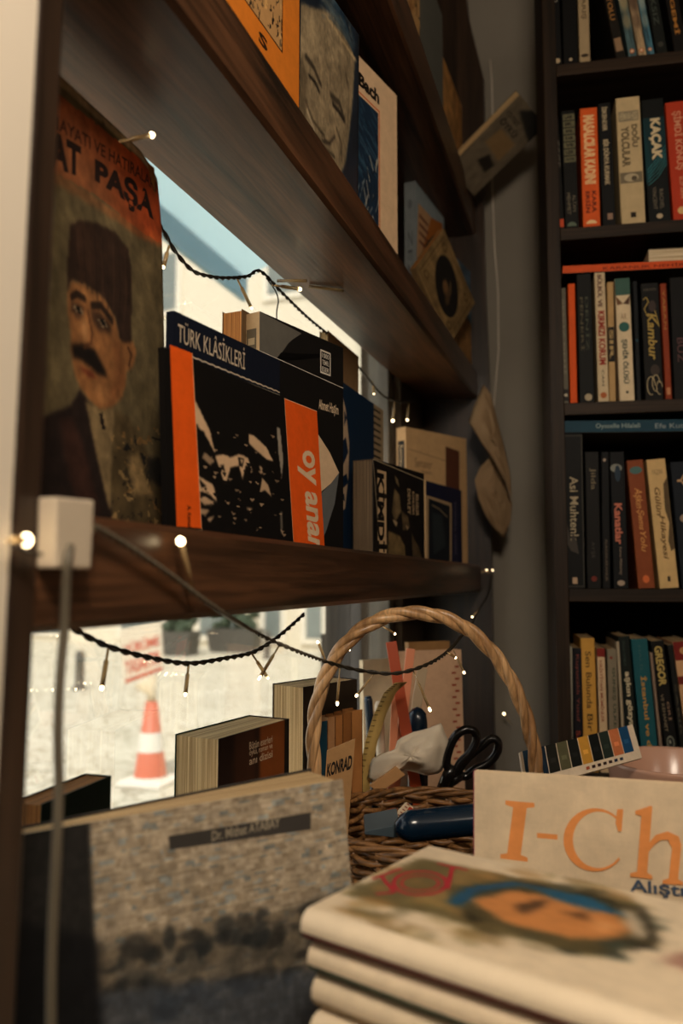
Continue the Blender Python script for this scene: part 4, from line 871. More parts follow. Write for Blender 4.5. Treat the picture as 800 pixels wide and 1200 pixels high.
q = a.P([(105, 1165), (420, 1130), (420, 1300), (105, 1300)]); cv.poly(q, (64, 72, 84), .7, 4)
q = a.P([(20, 940), (105, 940), (120, 1320), (0, 1320)]); cv.poly(q, (40, 38, 36), 1, 1); cv.poly(a.P([(20, 1080), (118, 1100), (130, 1400), (0, 1400)]), (16, 16, 18), .8, 6)
cv_warp(cv, 30, .004, 2); cv.noise(60, .2, seed=3); cv.noise(16, .08, seed=5); a.canvas(cv)
q = a.P([(197, 980), (364, 952), (364, 972), (199, 996)])
a.poly(q, (62, 58, 54))
c = a.P([(248, 986), (328, 969), (328, 958), (248, 974)]); vs, fs = glyphs('Dr. Mithat ATABAY', .02); a.k += 1
b.mesh([a.pt(c[0][0]*(1-s)*(1-h)+c[1][0]*s*(1-h)+c[2][0]*s*h+c[3][0]*(1-s)*h, c[0][1]*(1-s)*(1-h)+c[1][1]*s*(1-h)+c[2][1]*s*h+c[3][1]*(1-s)*h) for s, h in vs], fs, (150, 138, 118), 'matte')
b.hexa([(0, T0-t, 0), (W, T1-t, 0), (W, T1, 0), (0, T0, 0)], [(0, T0-t, H), (W, T1-t, H), (W, T1, H), (0, T0, H)], (60, 56, 52), 'matte')
b.box(-t, 0, 0, 0, T0, H, (34, 32, 32), 'matte'); b.build('cover', e)
b = MB(); b.hexa([(0, t, .002), (W-.002, t, .002), (W-.002, T1-t, .002), (0, T0-t, .002)], [(0, t, H-.0015), (W-.002, t, H-.0015), (W-.002, T1-t, H-.0015), (0, T0-t, H-.0015)], mat='pages'); b.build('page_block', e)

# stack of digests, spines towards us
c0 = atd(352, 1062, .42); STOP = 1.230
u = Vector((0.945, -0.327, 0)).normalized(); v = Vector((0.327, 0.945, 0)).normalized()
def mag(k, z, th, du, dv, ang, col, label, art=None):
    R = Matrix.Rotation(ang, 4, 'Z')
    base = Matrix(((u.x, v.x, 0, c0.x+u.x*du+v.x*dv), (u.y, v.y, 0, c0.y+u.y*du+v.y*dv), (0, 0, 1, z), (0, 0, 0, 1))) @ R
    e = empty('magazine', base, label, 'magazine', 'stacked magazines at the front right')
    W, D = 0.275, 0.130; b = MB(); t = 0.0007; n = 10; h = th-0.0008
    prof = [(D, 0), (0.008, 0)]+[(0.008-0.008*math.sin(math.pi*i/n), h/2-h/2*math.cos(math.pi*i/n)) for i in range(1, n)]+[(0.008, h), (D, h)]
    vs = [(x, y, zz) for x in (0, W) for y, zz in prof]; m = len(prof)
    ac = ACC[k % len(ACC)]
    b.mesh(vs, [(i, i+1, m+i+1, m+i) for i in range(0, 5)], ac, 'matte', True); b.mesh(vs, [(i, i+1, m+i+1, m+i) for i in range(5, m-1)], col, 'gloss' if k == 0 else 'matte', True)
    if art: art(Art(b, (0, 0, h), (1, 0, 0), (0, 1, 0), (0, 0, 1), W, D, base, 'gloss'))
    else:
        a = Art(b, (0, 0.009, h), (1, 0, 0), (0, 1, 0), (0, 0, 1), W, D-.009, base, 'matte'); a.rect(0, .02, 1, 1, MC[(k*3+1) % len(MC)])
    b.build('cover', e)
    p = MB(); p.box(.0008, .007, t, W-.0008, D-.001, h-t, mat='pages_white'); p.build('page_block', e)
ACC = [(122, 44, 50), (58, 86, 74), (190, 170, 140), (96, 116, 140), (150, 60, 64), (196, 150, 96), (70, 90, 80)]
MC = [(236, 218, 190), (150, 60, 64), (60, 104, 96), (214, 196, 166), (84, 104, 130), (196, 150, 96), (110, 120, 96)]
def art(a):
    cv = Canvas(170, 100, (232, 212, 182)); P = a.P; r = random.Random(14)
    cv.poly(P([(400, 1052), (505, 998), (560, 1008), (800, 1050), (860, 1075), (760, 1128), (640, 1120), (520, 1080)]), (232, 212, 182), 1)
    cv.poly(P([(392, 1052), (490, 1006), (560, 1020), (740, 1058), (768, 1105), (690, 1128), (560, 1095), (480, 1072)]), (112, 100, 66), 1, 2)
    for _ in range(160):
        x, y = r.uniform(400, 740), r.uniform(1012, 1110); p = P([(x, y)])[0]; cv.ell(p[0], p[1], r.uniform(.01, .04), r.uniform(.01, .05), r.choice([(132, 118, 76), (90, 84, 56), (176, 136, 84), (120, 92, 50), (150, 130, 80)]), .5, soft=.7)
    cv.poly(P([(530, 1040), (600, 1030), (690, 1046), (750, 1068), (764, 1100), (700, 1122), (610, 1102), (545, 1078), (520, 1060)]), (84, 76, 52), 1, 3)
    for _ in range(70):
        t = r.uniform(0, 6.283); x, y = 648+108*math.cos(t)+r.uniform(-14, 14), 1078+36*math.sin(t)+r.uniform(-6, 8)+(.12*(648+108*math.cos(t)-648)); p = P([(x, y)])[0]; cv.ell(p[0], p[1], r.uniform(.01, .035), r.uniform(.01, .04), r.choice([(44, 44, 32), (38, 36, 30), (96, 84, 54), (60, 70, 60)]), .7, soft=.6)
    cv.poly(P([(545, 1058), (600, 1044), (690, 1062), (738, 1084), (724, 1102), (660, 1104), (590, 1086)]), (206, 136, 78), 1, 2)
    cv.poly(P([(600, 1062), (640, 1055), (632, 1066), (606, 1074)]), (70, 50, 36), .9, 1); cv.poly(P([(652, 1072), (690, 1070), (680, 1080)]), (90, 60, 40), .8, 1); cv.poly(P([(690, 1078), (720, 1088), (700, 1098)]), (236, 170, 110), .7, 2)
    cv.line(P([(528, 1062), (550, 1044), (600, 1036), (650, 1046), (722, 1072)]), .022, (26, 84, 122)); cv.poly(P([(620, 1040), (690, 1052), (722, 1072), (690, 1070), (650, 1056)]), (30, 92, 128), .9, 1)
    cv.poly(P([(726, 1064), (744, 1072), (758, 1098), (740, 1104), (730, 1084)]), (214, 196, 170), .9, 2); cv.line(P([(745, 1062), (764, 1100), (735, 1118)]), .012, (44, 42, 34), .8)
    for pp in ([(770, 1130), (800, 1118), (860, 1135), (830, 1160)], ): cv.poly(P(pp), (140, 84, 76), .6, 3)
    cv_blur(cv, 3); cv_warp(cv, 14, .012, 3); cv.noise(30, .06, seed=2); a.canvas(cv, 0, .06, 1, 1)
    red = (178, 44, 58)
    for th in range(3): pass
    q = P([(436, 1040), (520, 1060), (560, 1034), (482, 1016)])
    def ring(cx, cy, rx, ry, w): a.line([(P([(cx+rx*math.cos(t*.262), cy+ry*math.sin(t*.262))])[0]) for t in range(25)], w, red)
    ring(492, 1035, 31, 14, .0028); ring(492, 1035, 22, 9, .0018); a.line(P([(436, 1030), (470, 1018)]), .0026, red); a.line(P([(446, 1026), (462, 1046), (440, 1048)]), .0026, red); a.line(P([(512, 1012), (548, 1020)]), .0026, red); a.line(P([(530, 1016), (524, 1042)]), .0026, red)
ML = ['topmost magazine of the front stack, a blue-capped face on its cover', 'magazine with a wine-red cover, second from the top of the front stack', 'magazine with a green underside, third from the top of the front stack', 'pale magazine, fourth from the top of the front stack', 'pale magazine, fifth from the top of the front stack', 'magazine sixth from the top of the front stack', 'magazine seventh from the top of the front stack']
z = STOP; k = 0; ths = [0.0165, 0.0165, 0.0170, 0.0150]
r = random.Random(21); offs = []
while z-TZ > 0.006:
    th = ths[k] if k < 4 else 0.0165
    if z-th-TZ < 0.009: th = z-TZ-0.0002
    z -= th; lab = ML[k] if k < len(ML) else ('magazine under the seventh of the front stack, %s' % ['just below it', 'two below it', 'three below it', 'four below it', 'at the very bottom', 'lowest of all'][min(5, k-7)])
    dz = [(0, 0, 0), (.002, .003, -.01), (.004, .004, .008), (.006, .0, -.012)][k] if k < 4 else (r.uniform(0, .008), r.uniform(0, .006), r.uniform(-.015, .015))
    mag(k, z, th, dz[0], dz[1], dz[2], [(238, 220, 192), (232, 212, 182), (226, 206, 176), (230, 212, 184)][k % 4], lab, art if k == 0 else None); k += 1

# tall white book with big orange letters
o = atd(552, 1000, .585); p2 = atd(800, 1000, .545); o.z = TZ+.0008; d = p2-o
W = 0.215; mw = frame_of(o, d, lean=math.radians(7), roll=math.radians(0.3)); H = 0.256
def art(a):
    P = a.P; og = (232, 150, 84); cv = Canvas(60, 80, (222, 200, 168)); cv.noise(10, .05, seed=4); a.canvas(cv)
    def pp(pts, c=og): a.poly(P(pts), c)
    def ln(pts, w, c=og): a.line(P(pts), w, c)
    # I
    pp([(592, 938), (626, 941), (626, 946), (617, 947), (610, 1002), (618, 1005), (618, 1010), (586, 1006), (586, 1001), (594, 1000), (601, 946), (592, 943)])
    pp([(629, 976), (653, 978), (653, 984), (629, 982)])
    # C as a thick-thin arc
    cx, cy = 697, 984
    outer = [(cx+37*math.cos(t), cy-37*math.sin(t)) for t in [math.radians(38+i*(284/30)) for i in range(31)]]
    inner = [(cx+4+30*math.cos(t), cy-33*math.sin(t)) for t in [math.radians(322-i*(284/30)) for i in range(31)]]
    for i in range(30): pp([outer[i], outer[i+1], inner[29-i], inner[30-i]])
    pp([(723, 948), (730, 948), (728, 974), (724, 974), (721, 964)])
    # h
    pp([(744, 950), (762, 944), (764, 945), (758, 1022), (764, 1026), (764, 1030), (738, 1027), (738, 1023), (746, 1021), (751, 956), (744, 954)])
    pp([(758, 990), (768, 978), (782, 974), (795, 980), (798, 990), (794, 1030), (800, 1033), (800, 1037), (776, 1035), (776, 1031), (783, 1029), (787, 994), (782, 984), (774, 984), (766, 990), (758, 1000)])
    for ch, xa, xb in (('i', 806, 818), ('n', 824, 856), ('g', 862, 892)):
        q = P([(xa, 1040), (xb, 984)]); a.text(ch, q[0][0], q[0][1]-(.05 if ch == 'g' else 0), q[1][0], q[1][1]+(.03 if ch == 'i' else 0), og, 0, .03)
    q = P([(738, 1048), (812, 1034)]); a.text('Alıştırmalar', q[0][0], q[0][1], q[0][0]+.37, q[1][1]-.006, (70, 84, 104), 0, .02)
def lart(a): a.rect(0, 0, 1, 1, (150, 74, 92))
book('tall white book with big orange I-Ch lettering, standing behind the magazine stack', mw, W, H, 0.012, (222, 200, 168), art, left=(150, 74, 92), lart=lart, pages='pages_white')

# ------------------------------------------------------------------ wicker basket
KB = 0.84
def atb(x, y, D): return atd(x, y, D*KB)
_c = atb(505, 960, .955); BC = Vector((_c.x, _c.y, TZ)); BR = 0.111; BH = _c.z-TZ
bk = empty('basket', T3(BC), 'round wicker basket with a tall twisted cane handle, holding a navy pen case', 'basket')
def prof_r(z): t = z/BH; return 0.082+0.027*math.sin(t*1.5)
b = MB(); nr = 30; ns = 26
for k in range(nr):
    z = 0.008+(BH-0.014)*k/(nr-1)
    b.tube([((prof_r(z)+0.0042*math.cos(i*ns/2*2*math.pi/156+math.pi*k))*math.cos(2*math.pi*i/156), (prof_r(z)+0.0042*math.cos(i*ns/2*2*math.pi/156+math.pi*k))*math.sin(2*math.pi*i/156), z+0.0012*math.sin(i*.7+k)) for i in range(156)], 0.0029, 6, mat='wicker', closed=True)
b.build('woven_side', bk)
b = MB()
for i in range(ns):
    t = 2*math.pi*(i+.5)/ns; b.tube([(prof_r(z)*math.cos(t), prof_r(z)*math.sin(t), z) for z in np.linspace(0.002, BH, 9)], 0.0024, 6, mat='wicker')
b.build('stakes', bk)
b = MB(); b.lathe([(0.001, 0.0005), (0.080, 0.0005), (0.083, 0.003), (0.080, 0.006), (0.001, 0.006)], 40, mat='wicker'); b.build('base', bk)
b = MB()
for s in range(3):
    b.tube([((BR-.003+0.0036*math.cos(i*.30+s*2.094))*math.cos(2*math.pi*i/160), (BR-.003+0.0036*math.cos(i*.30+s*2.094))*math.sin(2*math.pi*i/160), BH+0.0028*math.sin(i*.30+s*2.094)) for i in range(160)], 0.0026, 7, mat='wicker', closed=True)
b.build('rim', bk)
def handle_pts():
    im = [(380, 1000), (376, 960), (370, 920), (367, 880), (368, 845), (375, 810), (389, 777), (410, 749), (436, 730), (466, 720), (496, 719), (526, 726), (554, 742), (578, 766), (597, 795), (612, 828), (622, 862), (628, 900), (630, 940), (628, 985)]
    pts = [atb(x, y, 0.955)-BC for x, y in im]
    out = []
    for i in range(len(pts)-1):
        p0, p1, p2, p3 = pts[max(0, i-1)], pts[i], pts[i+1], pts[min(len(pts)-1, i+2)]
        for j in range(8):
            t = j/8; out.append(0.5*((2*p1)+(p2-p0)*t+(2*p0-5*p1+4*p2-p3)*t*t+(3*p1-p0-3*p2+p3)*t**3))
    return out
hp = handle_pts(); b = MB()
for s in range(3):
    sp = []
    for i, p in enumerate(hp):
        t = (hp[min(i+1, len(hp)-1)]-hp[max(i-1, 0)]).normalized(); n = t.cross(FW).normalized(); q = t.cross(n); w = i*.24+s*2.094
        sp.append(p+n*0.0034*math.cos(w)+q*0.0034*math.sin(w))
    b.tube(sp, 0.0044, 8, mat='cane')
b.build('handle', bk)

def obj(name, mb, label, cat, group=None, **k): return tag(mb.build(name, **k), label, cat, group)
def slab(name, label, cat, a, bb, wd, th, mat, col=(200, 200, 200), face=None, group=None):      # a flat bar from a to bb, its broad side towards the room
    a, bb = Vector(a), Vector(bb); t = (bb-a).normalized(); n = -(FW-t*FW.dot(t)).normalized(); s = t.cross(n)
    mb = MB(); q = lambda p, i, j: p+s*(wd/2*i)+n*(th/2*j)
    mb.hexa([q(a, -1, -1), q(a, 1, -1), q(a, 1, 1), q(a, -1, 1)], [q(bb, -1, -1), q(bb, 1, -1), q(bb, 1, 1), q(bb, -1, 1)], col, mat)
    return obj(name, mb, label, cat, group, bevel=min(wd, th)*.12)
ZB = TZ+0.0055
po = atd(425, 950, .928); mwb = Matrix(((R0.x, F0.x, 0, po.x), (R0.y, F0.y, 0, po.y), (0, 0, 1, TZ), (0, 0, 0, 1)))
pbx = empty('box', mwb, 'open brown cardboard box behind the wicker basket, holding rulers, tissue and scissors', 'box'); BWd, BDp, BHt = .138, .118, .115
for nm, q in (('bottom', (0, 0, .001, BWd, BDp, .004)), ('side', (0, 0, .004, BWd, .003, BHt)), ('side', (0, BDp-.003, .004, BWd, BDp, BHt)), ('side', (0, .003, .004, .003, BDp-.003, BHt)), ('side', (BWd-.003, .003, .004, BWd, BDp-.003, BHt))):
    b = MB(); b.box(*q, mat='card'); b.build(nm, pbx)
def foot(x, y, D): p = atd(x, y, D); p.z = ZB; return p
M['redplastic'] = plain('brick red plastic', (166, 66, 30), 0.35, var=0.05)
M['pinkplastic'] = plain('salmon plastic', (214, 134, 98), 0.4, var=0.05)
M['greyruler'] = plain('dull beige plastic', (170, 150, 122), 0.45, var=0.08)
M['tape'] = plain('yellow tape measure', (196, 164, 96), 0.5, var=0.2, scale=80)
slab('ruler', 'red flat ruler standing in the open box, topping the others', 'ruler', foot(512, 990, .96), atd(458, 752, 1.01), 0.0135, 0.004, 'redplastic')
slab('pencil', 'salmon pink flat stick standing behind the red ruler in the open box', 'stick', foot(448, 990, 1.0), atd(481, 760, 1.03), 0.011, 0.005, 'pinkplastic')
slab('ruler', 'short beige ruler leaning beside the red one in the open box', 'ruler', foot(452, 985, 1.02), atd(495, 783, 1.04), 0.0125, 0.003, 'greyruler')
slab('stick', 'pale pink stick low between the tape and the red ruler in the open box', 'stick', foot(452, 985, .985), atd(463, 815, 1.0), 0.009, 0.005, 'pinkplastic')
# curved tape
b = MB(); pts = [atd(x, y, .955) for x, y in ((424, 985), (424, 940), (428, 905), (435, 870), (445, 838), (457, 812), (470, 800))]; pts[0].z = ZB
fwv = FW*0.004; w2 = R0*0.0075
vs = []; 
for p in pts: vs += [p-w2-fwv*.2, p+w2*1.0+fwv, p+w2+fwv*1.3, p-w2+fwv*.1]
n = len(pts); b.mesh(vs, [(i*4+k, i*4+(k+1) % 4, (i+1)*4+(k+1) % 4, (i+1)*4+k) for i in range(n-1) for k in range(4)]+[(0, 1, 2, 3), tuple(4*n-4+k for k in (3, 2, 1, 0))], mat='tape', smooth=True)
for i in range(n-1):
    for j in range(5):
        p = pts[i].lerp(pts[i+1], j/5)-FW*0.0008; b.face([p-w2*.9, p-w2*.3, p-w2*.3+UP*.0008, p-w2*.9+UP*.0008], (60, 44, 24), 'matte')
obj('tape_measure', b, 'yellow tape measure strip curving up out of the open box', 'tape measure')
# markers at the left of the basket
for lab, x0, y0, x1, y1, D, m in (('blue marker pen standing at the left back of the open box', 446, 985, 431, 816, 1.04, 'navyplastic'), ('pale capped pen standing beside the blue marker in the open box', 452, 985, 444, 822, 1.01, 'whiteplastic')):
    a0, a1 = foot(x0, y0, D), atd(x1, y1, D); t = a1-a0; b = MB()
    b.tube([a0, a0+t*.02, a0+t*.6, a0+t*.61, a0+t*.98, a1], [.003, .0048, .0048, .0056, .0056, .004], 12, mat=m)
    o = obj('marker_pen', b, lab, 'pen')
M['tealplastic'] = plain('teal plastic', (24, 92, 110), 0.3, var=0.05)
# dark blue round-topped tin behind the ruler
p = foot(490, 985, 1.0); b = MB(); h = atd(488, 822, 1.06).z-ZB
b.lathe([(0.001, 0), (.012, 0), (.0125, .004), (.0125, h-.02), (.011, h-.008), (.006, h-.002), (.001, h)], 24, mat='navyplastic', cen=(p.x, p.y, p.z)); obj('canister', b, 'dark blue round-topped canister behind the red ruler in the open box', 'canister')
# scissors, blades down
sx = empty('scissors', T3(atd(512, 915, .95)), 'black-handled scissors standing blades down in the open box', 'scissors')
def sub(name, mb, root, **k):
    o = mb.build(name, None, **k); o.parent = root; o.matrix_parent_inverse = root.matrix_world.inverted(); return o
def loop(im, D, rad, root, dd=0.0):
    pts = [atd(x, y, D+dd*(x-520)/40) for x, y in im]; sm = []
    n = len(pts)
    for i in range(n):
        p0, p1, p2, p3 = pts[i-1], pts[i], pts[(i+1) % n], pts[(i+2) % n]
        for j in range(5):
            t = j/5; sm.append(0.5*((2*p1)+(p2-p0)*t+(2*p0-5*p1+4*p2-p3)*t*t+(3*p1-p0-3*p2+p3)*t**3))
    b = MB(); b.tube(sm, rad, 10, mat='blackplastic', closed=True); return b
b = loop([(523, 896), (526, 878), (534, 862), (546, 855), (556, 858), (558, 868), (551, 882), (540, 893), (532, 905)], .950, .0052, sx)
b.tube([atd(531, 898, .95), atd(525, 908, .95), atd(517, 925, .951)], [.006, .007, .006], 10, mat='blackplastic'); sub('handle', b, sx)
b = loop([(537, 904), (548, 888), (562, 876), (575, 866), (583, 870), (582, 882), (572, 894), (556, 902), (545, 910)], .962, .0052, sx)
b.tube([atd(542, 907, .962), atd(530, 914, .960), atd(518, 924, .958)], [.006, .007, .006], 10, mat='blackplastic'); sub('handle', b, sx)
for (xa, ya), D, nm in (((516, 924), .951, 0), ((519, 922), .957, 1)):
    a0 = atd(xa, ya, D); tip = atd(495-nm*6, 988, D+.005); tip.z = TZ+.012; t = (tip-a0).normalized(); s = t.cross(FW).normalized(); n = t.cross(s)
    b = MB(); f = [a0-s*.006, a0+s*.006, tip+s*.001, tip-s*.001]; b.hexa([p-n*.0008 for p in f], [p+n*.0008 for p in f], mat='steel'); sub('blade', b, sx)
b = MB(); c = atd(516, 930, .946); b.ball(c, .0035, 'steel'); sub('pivot', b, sx)
# crumpled tissue
b = crumple([(430, 912), (434, 890), (448, 882), (462, 879), (466, 866), (484, 858), (500, 854), (517, 847), (521, 858), (526, 870), (522, 890), (517, 906), (500, 909), (486, 905), (472, 902), (456, 912), (440, 922)], .955, .028, 5, 'paper')
o = obj('tissue', b, 'crumpled white tissue stuffed among the rulers in the open box', 'tissue'); s = o.modifiers.new('t', 'SOLIDIFY'); s.thickness = .0012; s.offset = 1
# cardboard block
def hexpix(name, label, cat, front, D, depth, mat, up=0.0, **k):
    f = [atd(x, y, D) for x, y in front]; bk_ = [p+F0*depth+Z0*up for p in f]; b = MB(); b.hexa(f, bk_, mat=mat); return obj(name, b, label, cat, **k)
hexpix('cardboard_box', 'small tan cardboard box wedged at the front of the open box', 'box', [(433, 921), (444, 930), (475, 908), (464, 898)], .92, .022, 'card', -.004, bevel=.0008)
p = atd(452, 935, .925)
# navy pouch lying over the front of the basket, grey-blue flat case, paper tag
b = MB(); a0, a1 = atb(463, 970, .885), atb(578, 958, .90); n = 14; pts = [a0.lerp(a1, i/n) for i in range(n+1)]
rs = [.005]+[.0143*min(1, .55+i*.25) for i in range(1, n)]+[.008]; b.tube(pts, rs, 18, mat='navyplastic'); obj('pen_case', b, 'shiny navy blue tubular pen case lying in the front of the basket', 'case')
M['greyblue'] = plain('dull blue grey card', (70, 84, 92), 0.5, var=0.1)
hexpix('notebook', 'dull blue-grey flat notebook lying beside the navy pen case in the basket', 'notebook', [(427, 978), (466, 982), (468, 966), (428, 974)], .755, .04, 'greyblue', .004, bevel=.0006)
f = [atb(x, y, .93) for x, y in ((463, 964), (466, 950), (476, 940), (484, 946), (484, 956), (476, 965))]; b = MB(); n = len(f)
vs = f+[p+F0*.0012 for p in f]; b.mesh(vs, [tuple(range(n)), tuple(range(n, 2*n))[::-1]]+[(i, (i+1) % n, n+(i+1) % n, n+i) for i in range(n)], (226, 206, 176), 'matte')
g = [atb(x, y, .9296) for x, y in ((468, 961), (480, 945), (484, 948), (472, 964))]; b.face(g, (190, 64, 40), 'matte')
for i in range(5): b.face([atb(x+i*2.6, y-i*3.2, .9296) for x, y in ((466, 955), (469, 957), (469.6, 956), (466.6, 954))], (150, 60, 40), 'matte')
obj('price_tag', b, 'small white paper tag with a red stripe in the front of the basket', 'tag')

# ------------------------------------------------------------------ books and papers by the window behind the basket
o = atd(207, 900, .76); p2 = atd(300, 900, .79)
SILL = 'books standing on the table under the window'
def ledge(label, xl, Dl, xr, Dr, ytop, T, cover, art=None, left=None, lart=None, pages='pages', spine='right', lean=0.0, roll=0.0, cedge=None):
    o = atd(xl, 900, Dl); q = atd(xr, 900, Dr); o.z = TZ+.0008; H = z_for(o, ytop)-TZ; d = q-o; d.z = 0
    mw = frame_of(o, d, lean, roll)
    return book(label, mw, d.length, H, T, cover, art, left=left, lart=lart, pages=pages, spine=spine, group=SILL, cedge=cedge)
def art(a):
    P = a.P; q = P([(258, 860), (340, 840)]); cv = Canvas(60, 90, (40, 26, 20)); cv.noise(6, .3, seed=3); cv.poly([(.55, 0), (.95, 0), (.95, 1), (.55, 1)], (140, 74, 30), .9, 3); cv.poly([(.2, .5), (.5, .5), (.5, 1), (.2, 1)], (70, 40, 26), .8, 3); a.canvas(cv)
    for i, t in enumerate(('Bütün eserleri', 'öykü, roman ve', 'anı dizisi')):
        q = P([(292, 876+i*9), (319, 870+i*9)]); a.text(t, q[0][0], q[0][1]-.008, q[1][0], q[0][1]+.018, (206, 180, 150), 0, .01)
    a.rect(.93, 0, 1, 1, (24, 20, 18))
ledge('thick book with a fan of cream pages and a brown cover under the window', 256, .70, 338, .80, 867, .048, (46, 30, 22), art, spine='right', cedge=(20, 60, 48))
ledge('tall thick book with bare tan page edges, behind the handle of the basket', 355, .865, 418, .935, 806, .046, (54, 44, 34), None, spine='right')
ledge('dark green-edged brown book lying low at the left corner under the window', 50, .512, 130, .585, 944, .022, (24, 44, 36), None, pages='pages_old')
def blk(label, xl, xr, D, yt, T, cov, pg='pages_old'):
    o = atd(xl, 850, D); q = atd(xr, 850, D); o.z = TZ+.0008; H = z_for(o, yt)-TZ; d = q-o; d.z = 0
    return book(label, frame_of(o, d), d.length, H, T, cov, None, group=SILL, pages=pg, spine='top' if False else 'right')
for i, (xl, xr, yt, c) in enumerate(((375, 384, 846, (30, 70, 90)), (385, 393, 841, (190, 140, 96)), (394, 402, 839, (176, 116, 64)), (403, 412, 836, (150, 96, 50)), (413, 425, 833, (184, 124, 70)))):
    def art(a, c=c): a.line([(.98, 0), (.98, 1)], .0008, (60, 36, 20))
    o = atd(xl, 850, .862+(xl-375)*.0009); q = atd(xr, 850, .862+(xr-375)*.0009); o.z = TZ+.0008; H = z_for(o, yt)-o.z; d = q-o; d.z = 0
    book(['teal-spined booklet first of the small row inside the basket handle', 'tan booklet second of the small row inside the basket handle', 'light brown booklet in the middle of the small row inside the basket handle', 'dark brown booklet fourth of the small row inside the basket handle', 'wide tan booklet last of the small row inside the basket handle'][i], frame_of(o, d), d.length-.0006, H, .016, c, art, group='small booklets in the left of the basket', pages='pages_old', spine='left')
# tan printed card
f = [atd(x, y, .845) for x, y in ((374, 1010), (405, 1010), (416, 866), (383, 880))]
b = MB(); b.hexa(f, [p+F0*.004 for p in f], (190, 146, 98), 'matte'); c = [p-F0*.0004 for p in f]
vs, fs = glyphs('KONRAD', .04); b.mesh([c[0]*(1-s)*(1-h)+c[1]*s*(1-h)+c[2]*s*h+c[3]*(1-s)*h for s, h in [(a_*.9+.05, .76+b_*.12) for a_, b_ in vs]], fs, (36, 30, 26), 'matte')
obj('card', b, 'tan card lettered KONRAD tucked behind the left of the basket handle', 'card')
# beige notepad and white papers
def art(a):
    for i in range(30): a.rect(.83+.05*(i % 2), .04+i*.03, .90+.05*(i % 2), .05+i*.03, (150, 70, 50))
o = atd(470, 850, 1.16); q = atd(545, 850, 1.20); o.z = TZ+.0008; H = z_for(q, 762)-TZ; d = q-o; d.z = 0
book('beige notepad with a red dotted edge leaning upright behind the basket', frame_of(o, d, .03), d.length, H, .012, (204, 166, 134), art, group=None, cat='notepad', name='notepad')
o = atd(428, 850, 1.19); q = atd(494, 850, 1.24); o.z = TZ+.0008; H = z_for(q, 771)-TZ; d = q-o; d.z = 0
book('white cardboard-backed pad standing behind the rulers', frame_of(o, d, .02), d.length, H, .010, (226, 206, 172), None, cat='notepad', name='notepad', pages='pages_white')
o = atd(482, 850, 1.24); q = atd(530, 850, 1.27); o.z = TZ+.0008; H = z_for(q, 752)-TZ; d = q-o; d.z = 0
book('tan folder standing last behind the beige notepad', frame_of(o, d, .02), d.length, H, .012, (150, 112, 70), None, cat='folder', name='folder')

# ------------------------------------------------------------------ pink pot and catalogue
pc = atz(792, 890, 1.179); b = MB(); PH = 1.179-TZ-.0005
b.lathe([(.001, 0), (.052, 0), (.056, .004), (.070, PH*.5), (.082, PH-.006), (.084, PH-.002), (.082, PH), (.079, PH-.003), (.066, PH*.5), (.052, .010), (.001, .008)], 48, mat='pinkglaze', cen=(pc.x, pc.y, TZ+.0005))
obj('pot', b, 'pale pink glazed pot at the right, in front of the bookcase', 'pot')
e = [atd(648, 917, .86), atd(752, 888, .935), atd(741, 849, .97), atd(655, 893, .91)]
e[0] = e[0]+(e[0]-e[1])*.28; e[3] = e[0]+(e[2]-e[1])
n = (e[1]-e[0]).cross(e[3]-e[0]).normalized()
if n.dot(CAM-e[0]) < 0: n = -n
b = MB(); b.hexa([p-n*.003 for p in e], e, (232, 212, 186), 'matte')
mp = lambda u_, v_, k=1: e[0]*(1-u_)*(1-v_)+e[1]*u_*(1-v_)+e[2]*u_*v_+e[3]*(1-u_)*v_+n*(.0003*k)
cols = [(36, 60, 80), (24, 40, 56), (34, 34, 30), (90, 88, 64), (24, 26, 24), (206, 150, 60), (20, 24, 24), (40, 50, 44), (206, 120, 76), (30, 76, 116)]
for i, c in enumerate(cols):
    u0, u1 = .02+i*.093, .02+(i+1)*.093; b.face([mp(u0, .24), mp(u1-.006, .24), mp(u1-.006, 1), mp(u0, 1)], c, 'matte')
    b.face([mp(u0+.02, .5, 2), mp(u1-.03, .5, 2), mp(u1-.03, .62, 2), mp(u0+.02, .62, 2)], tuple(min(255, int(q_*1.15)+8) for q_ in c), 'matte')
for i in range(7): b.face([mp(.5+i*.05, .08, 2), mp(.53+i*.05, .08, 2), mp(.53+i*.05, .16, 2), mp(.5+i*.05, .16, 2)], random.Random(i).choice([(60, 40, 36), (180, 90, 60), (40, 50, 70)]), 'matte')
obj('catalogue', b, 'white-bordered catalogue of small book pictures lying between basket and pink pot', 'catalogue')
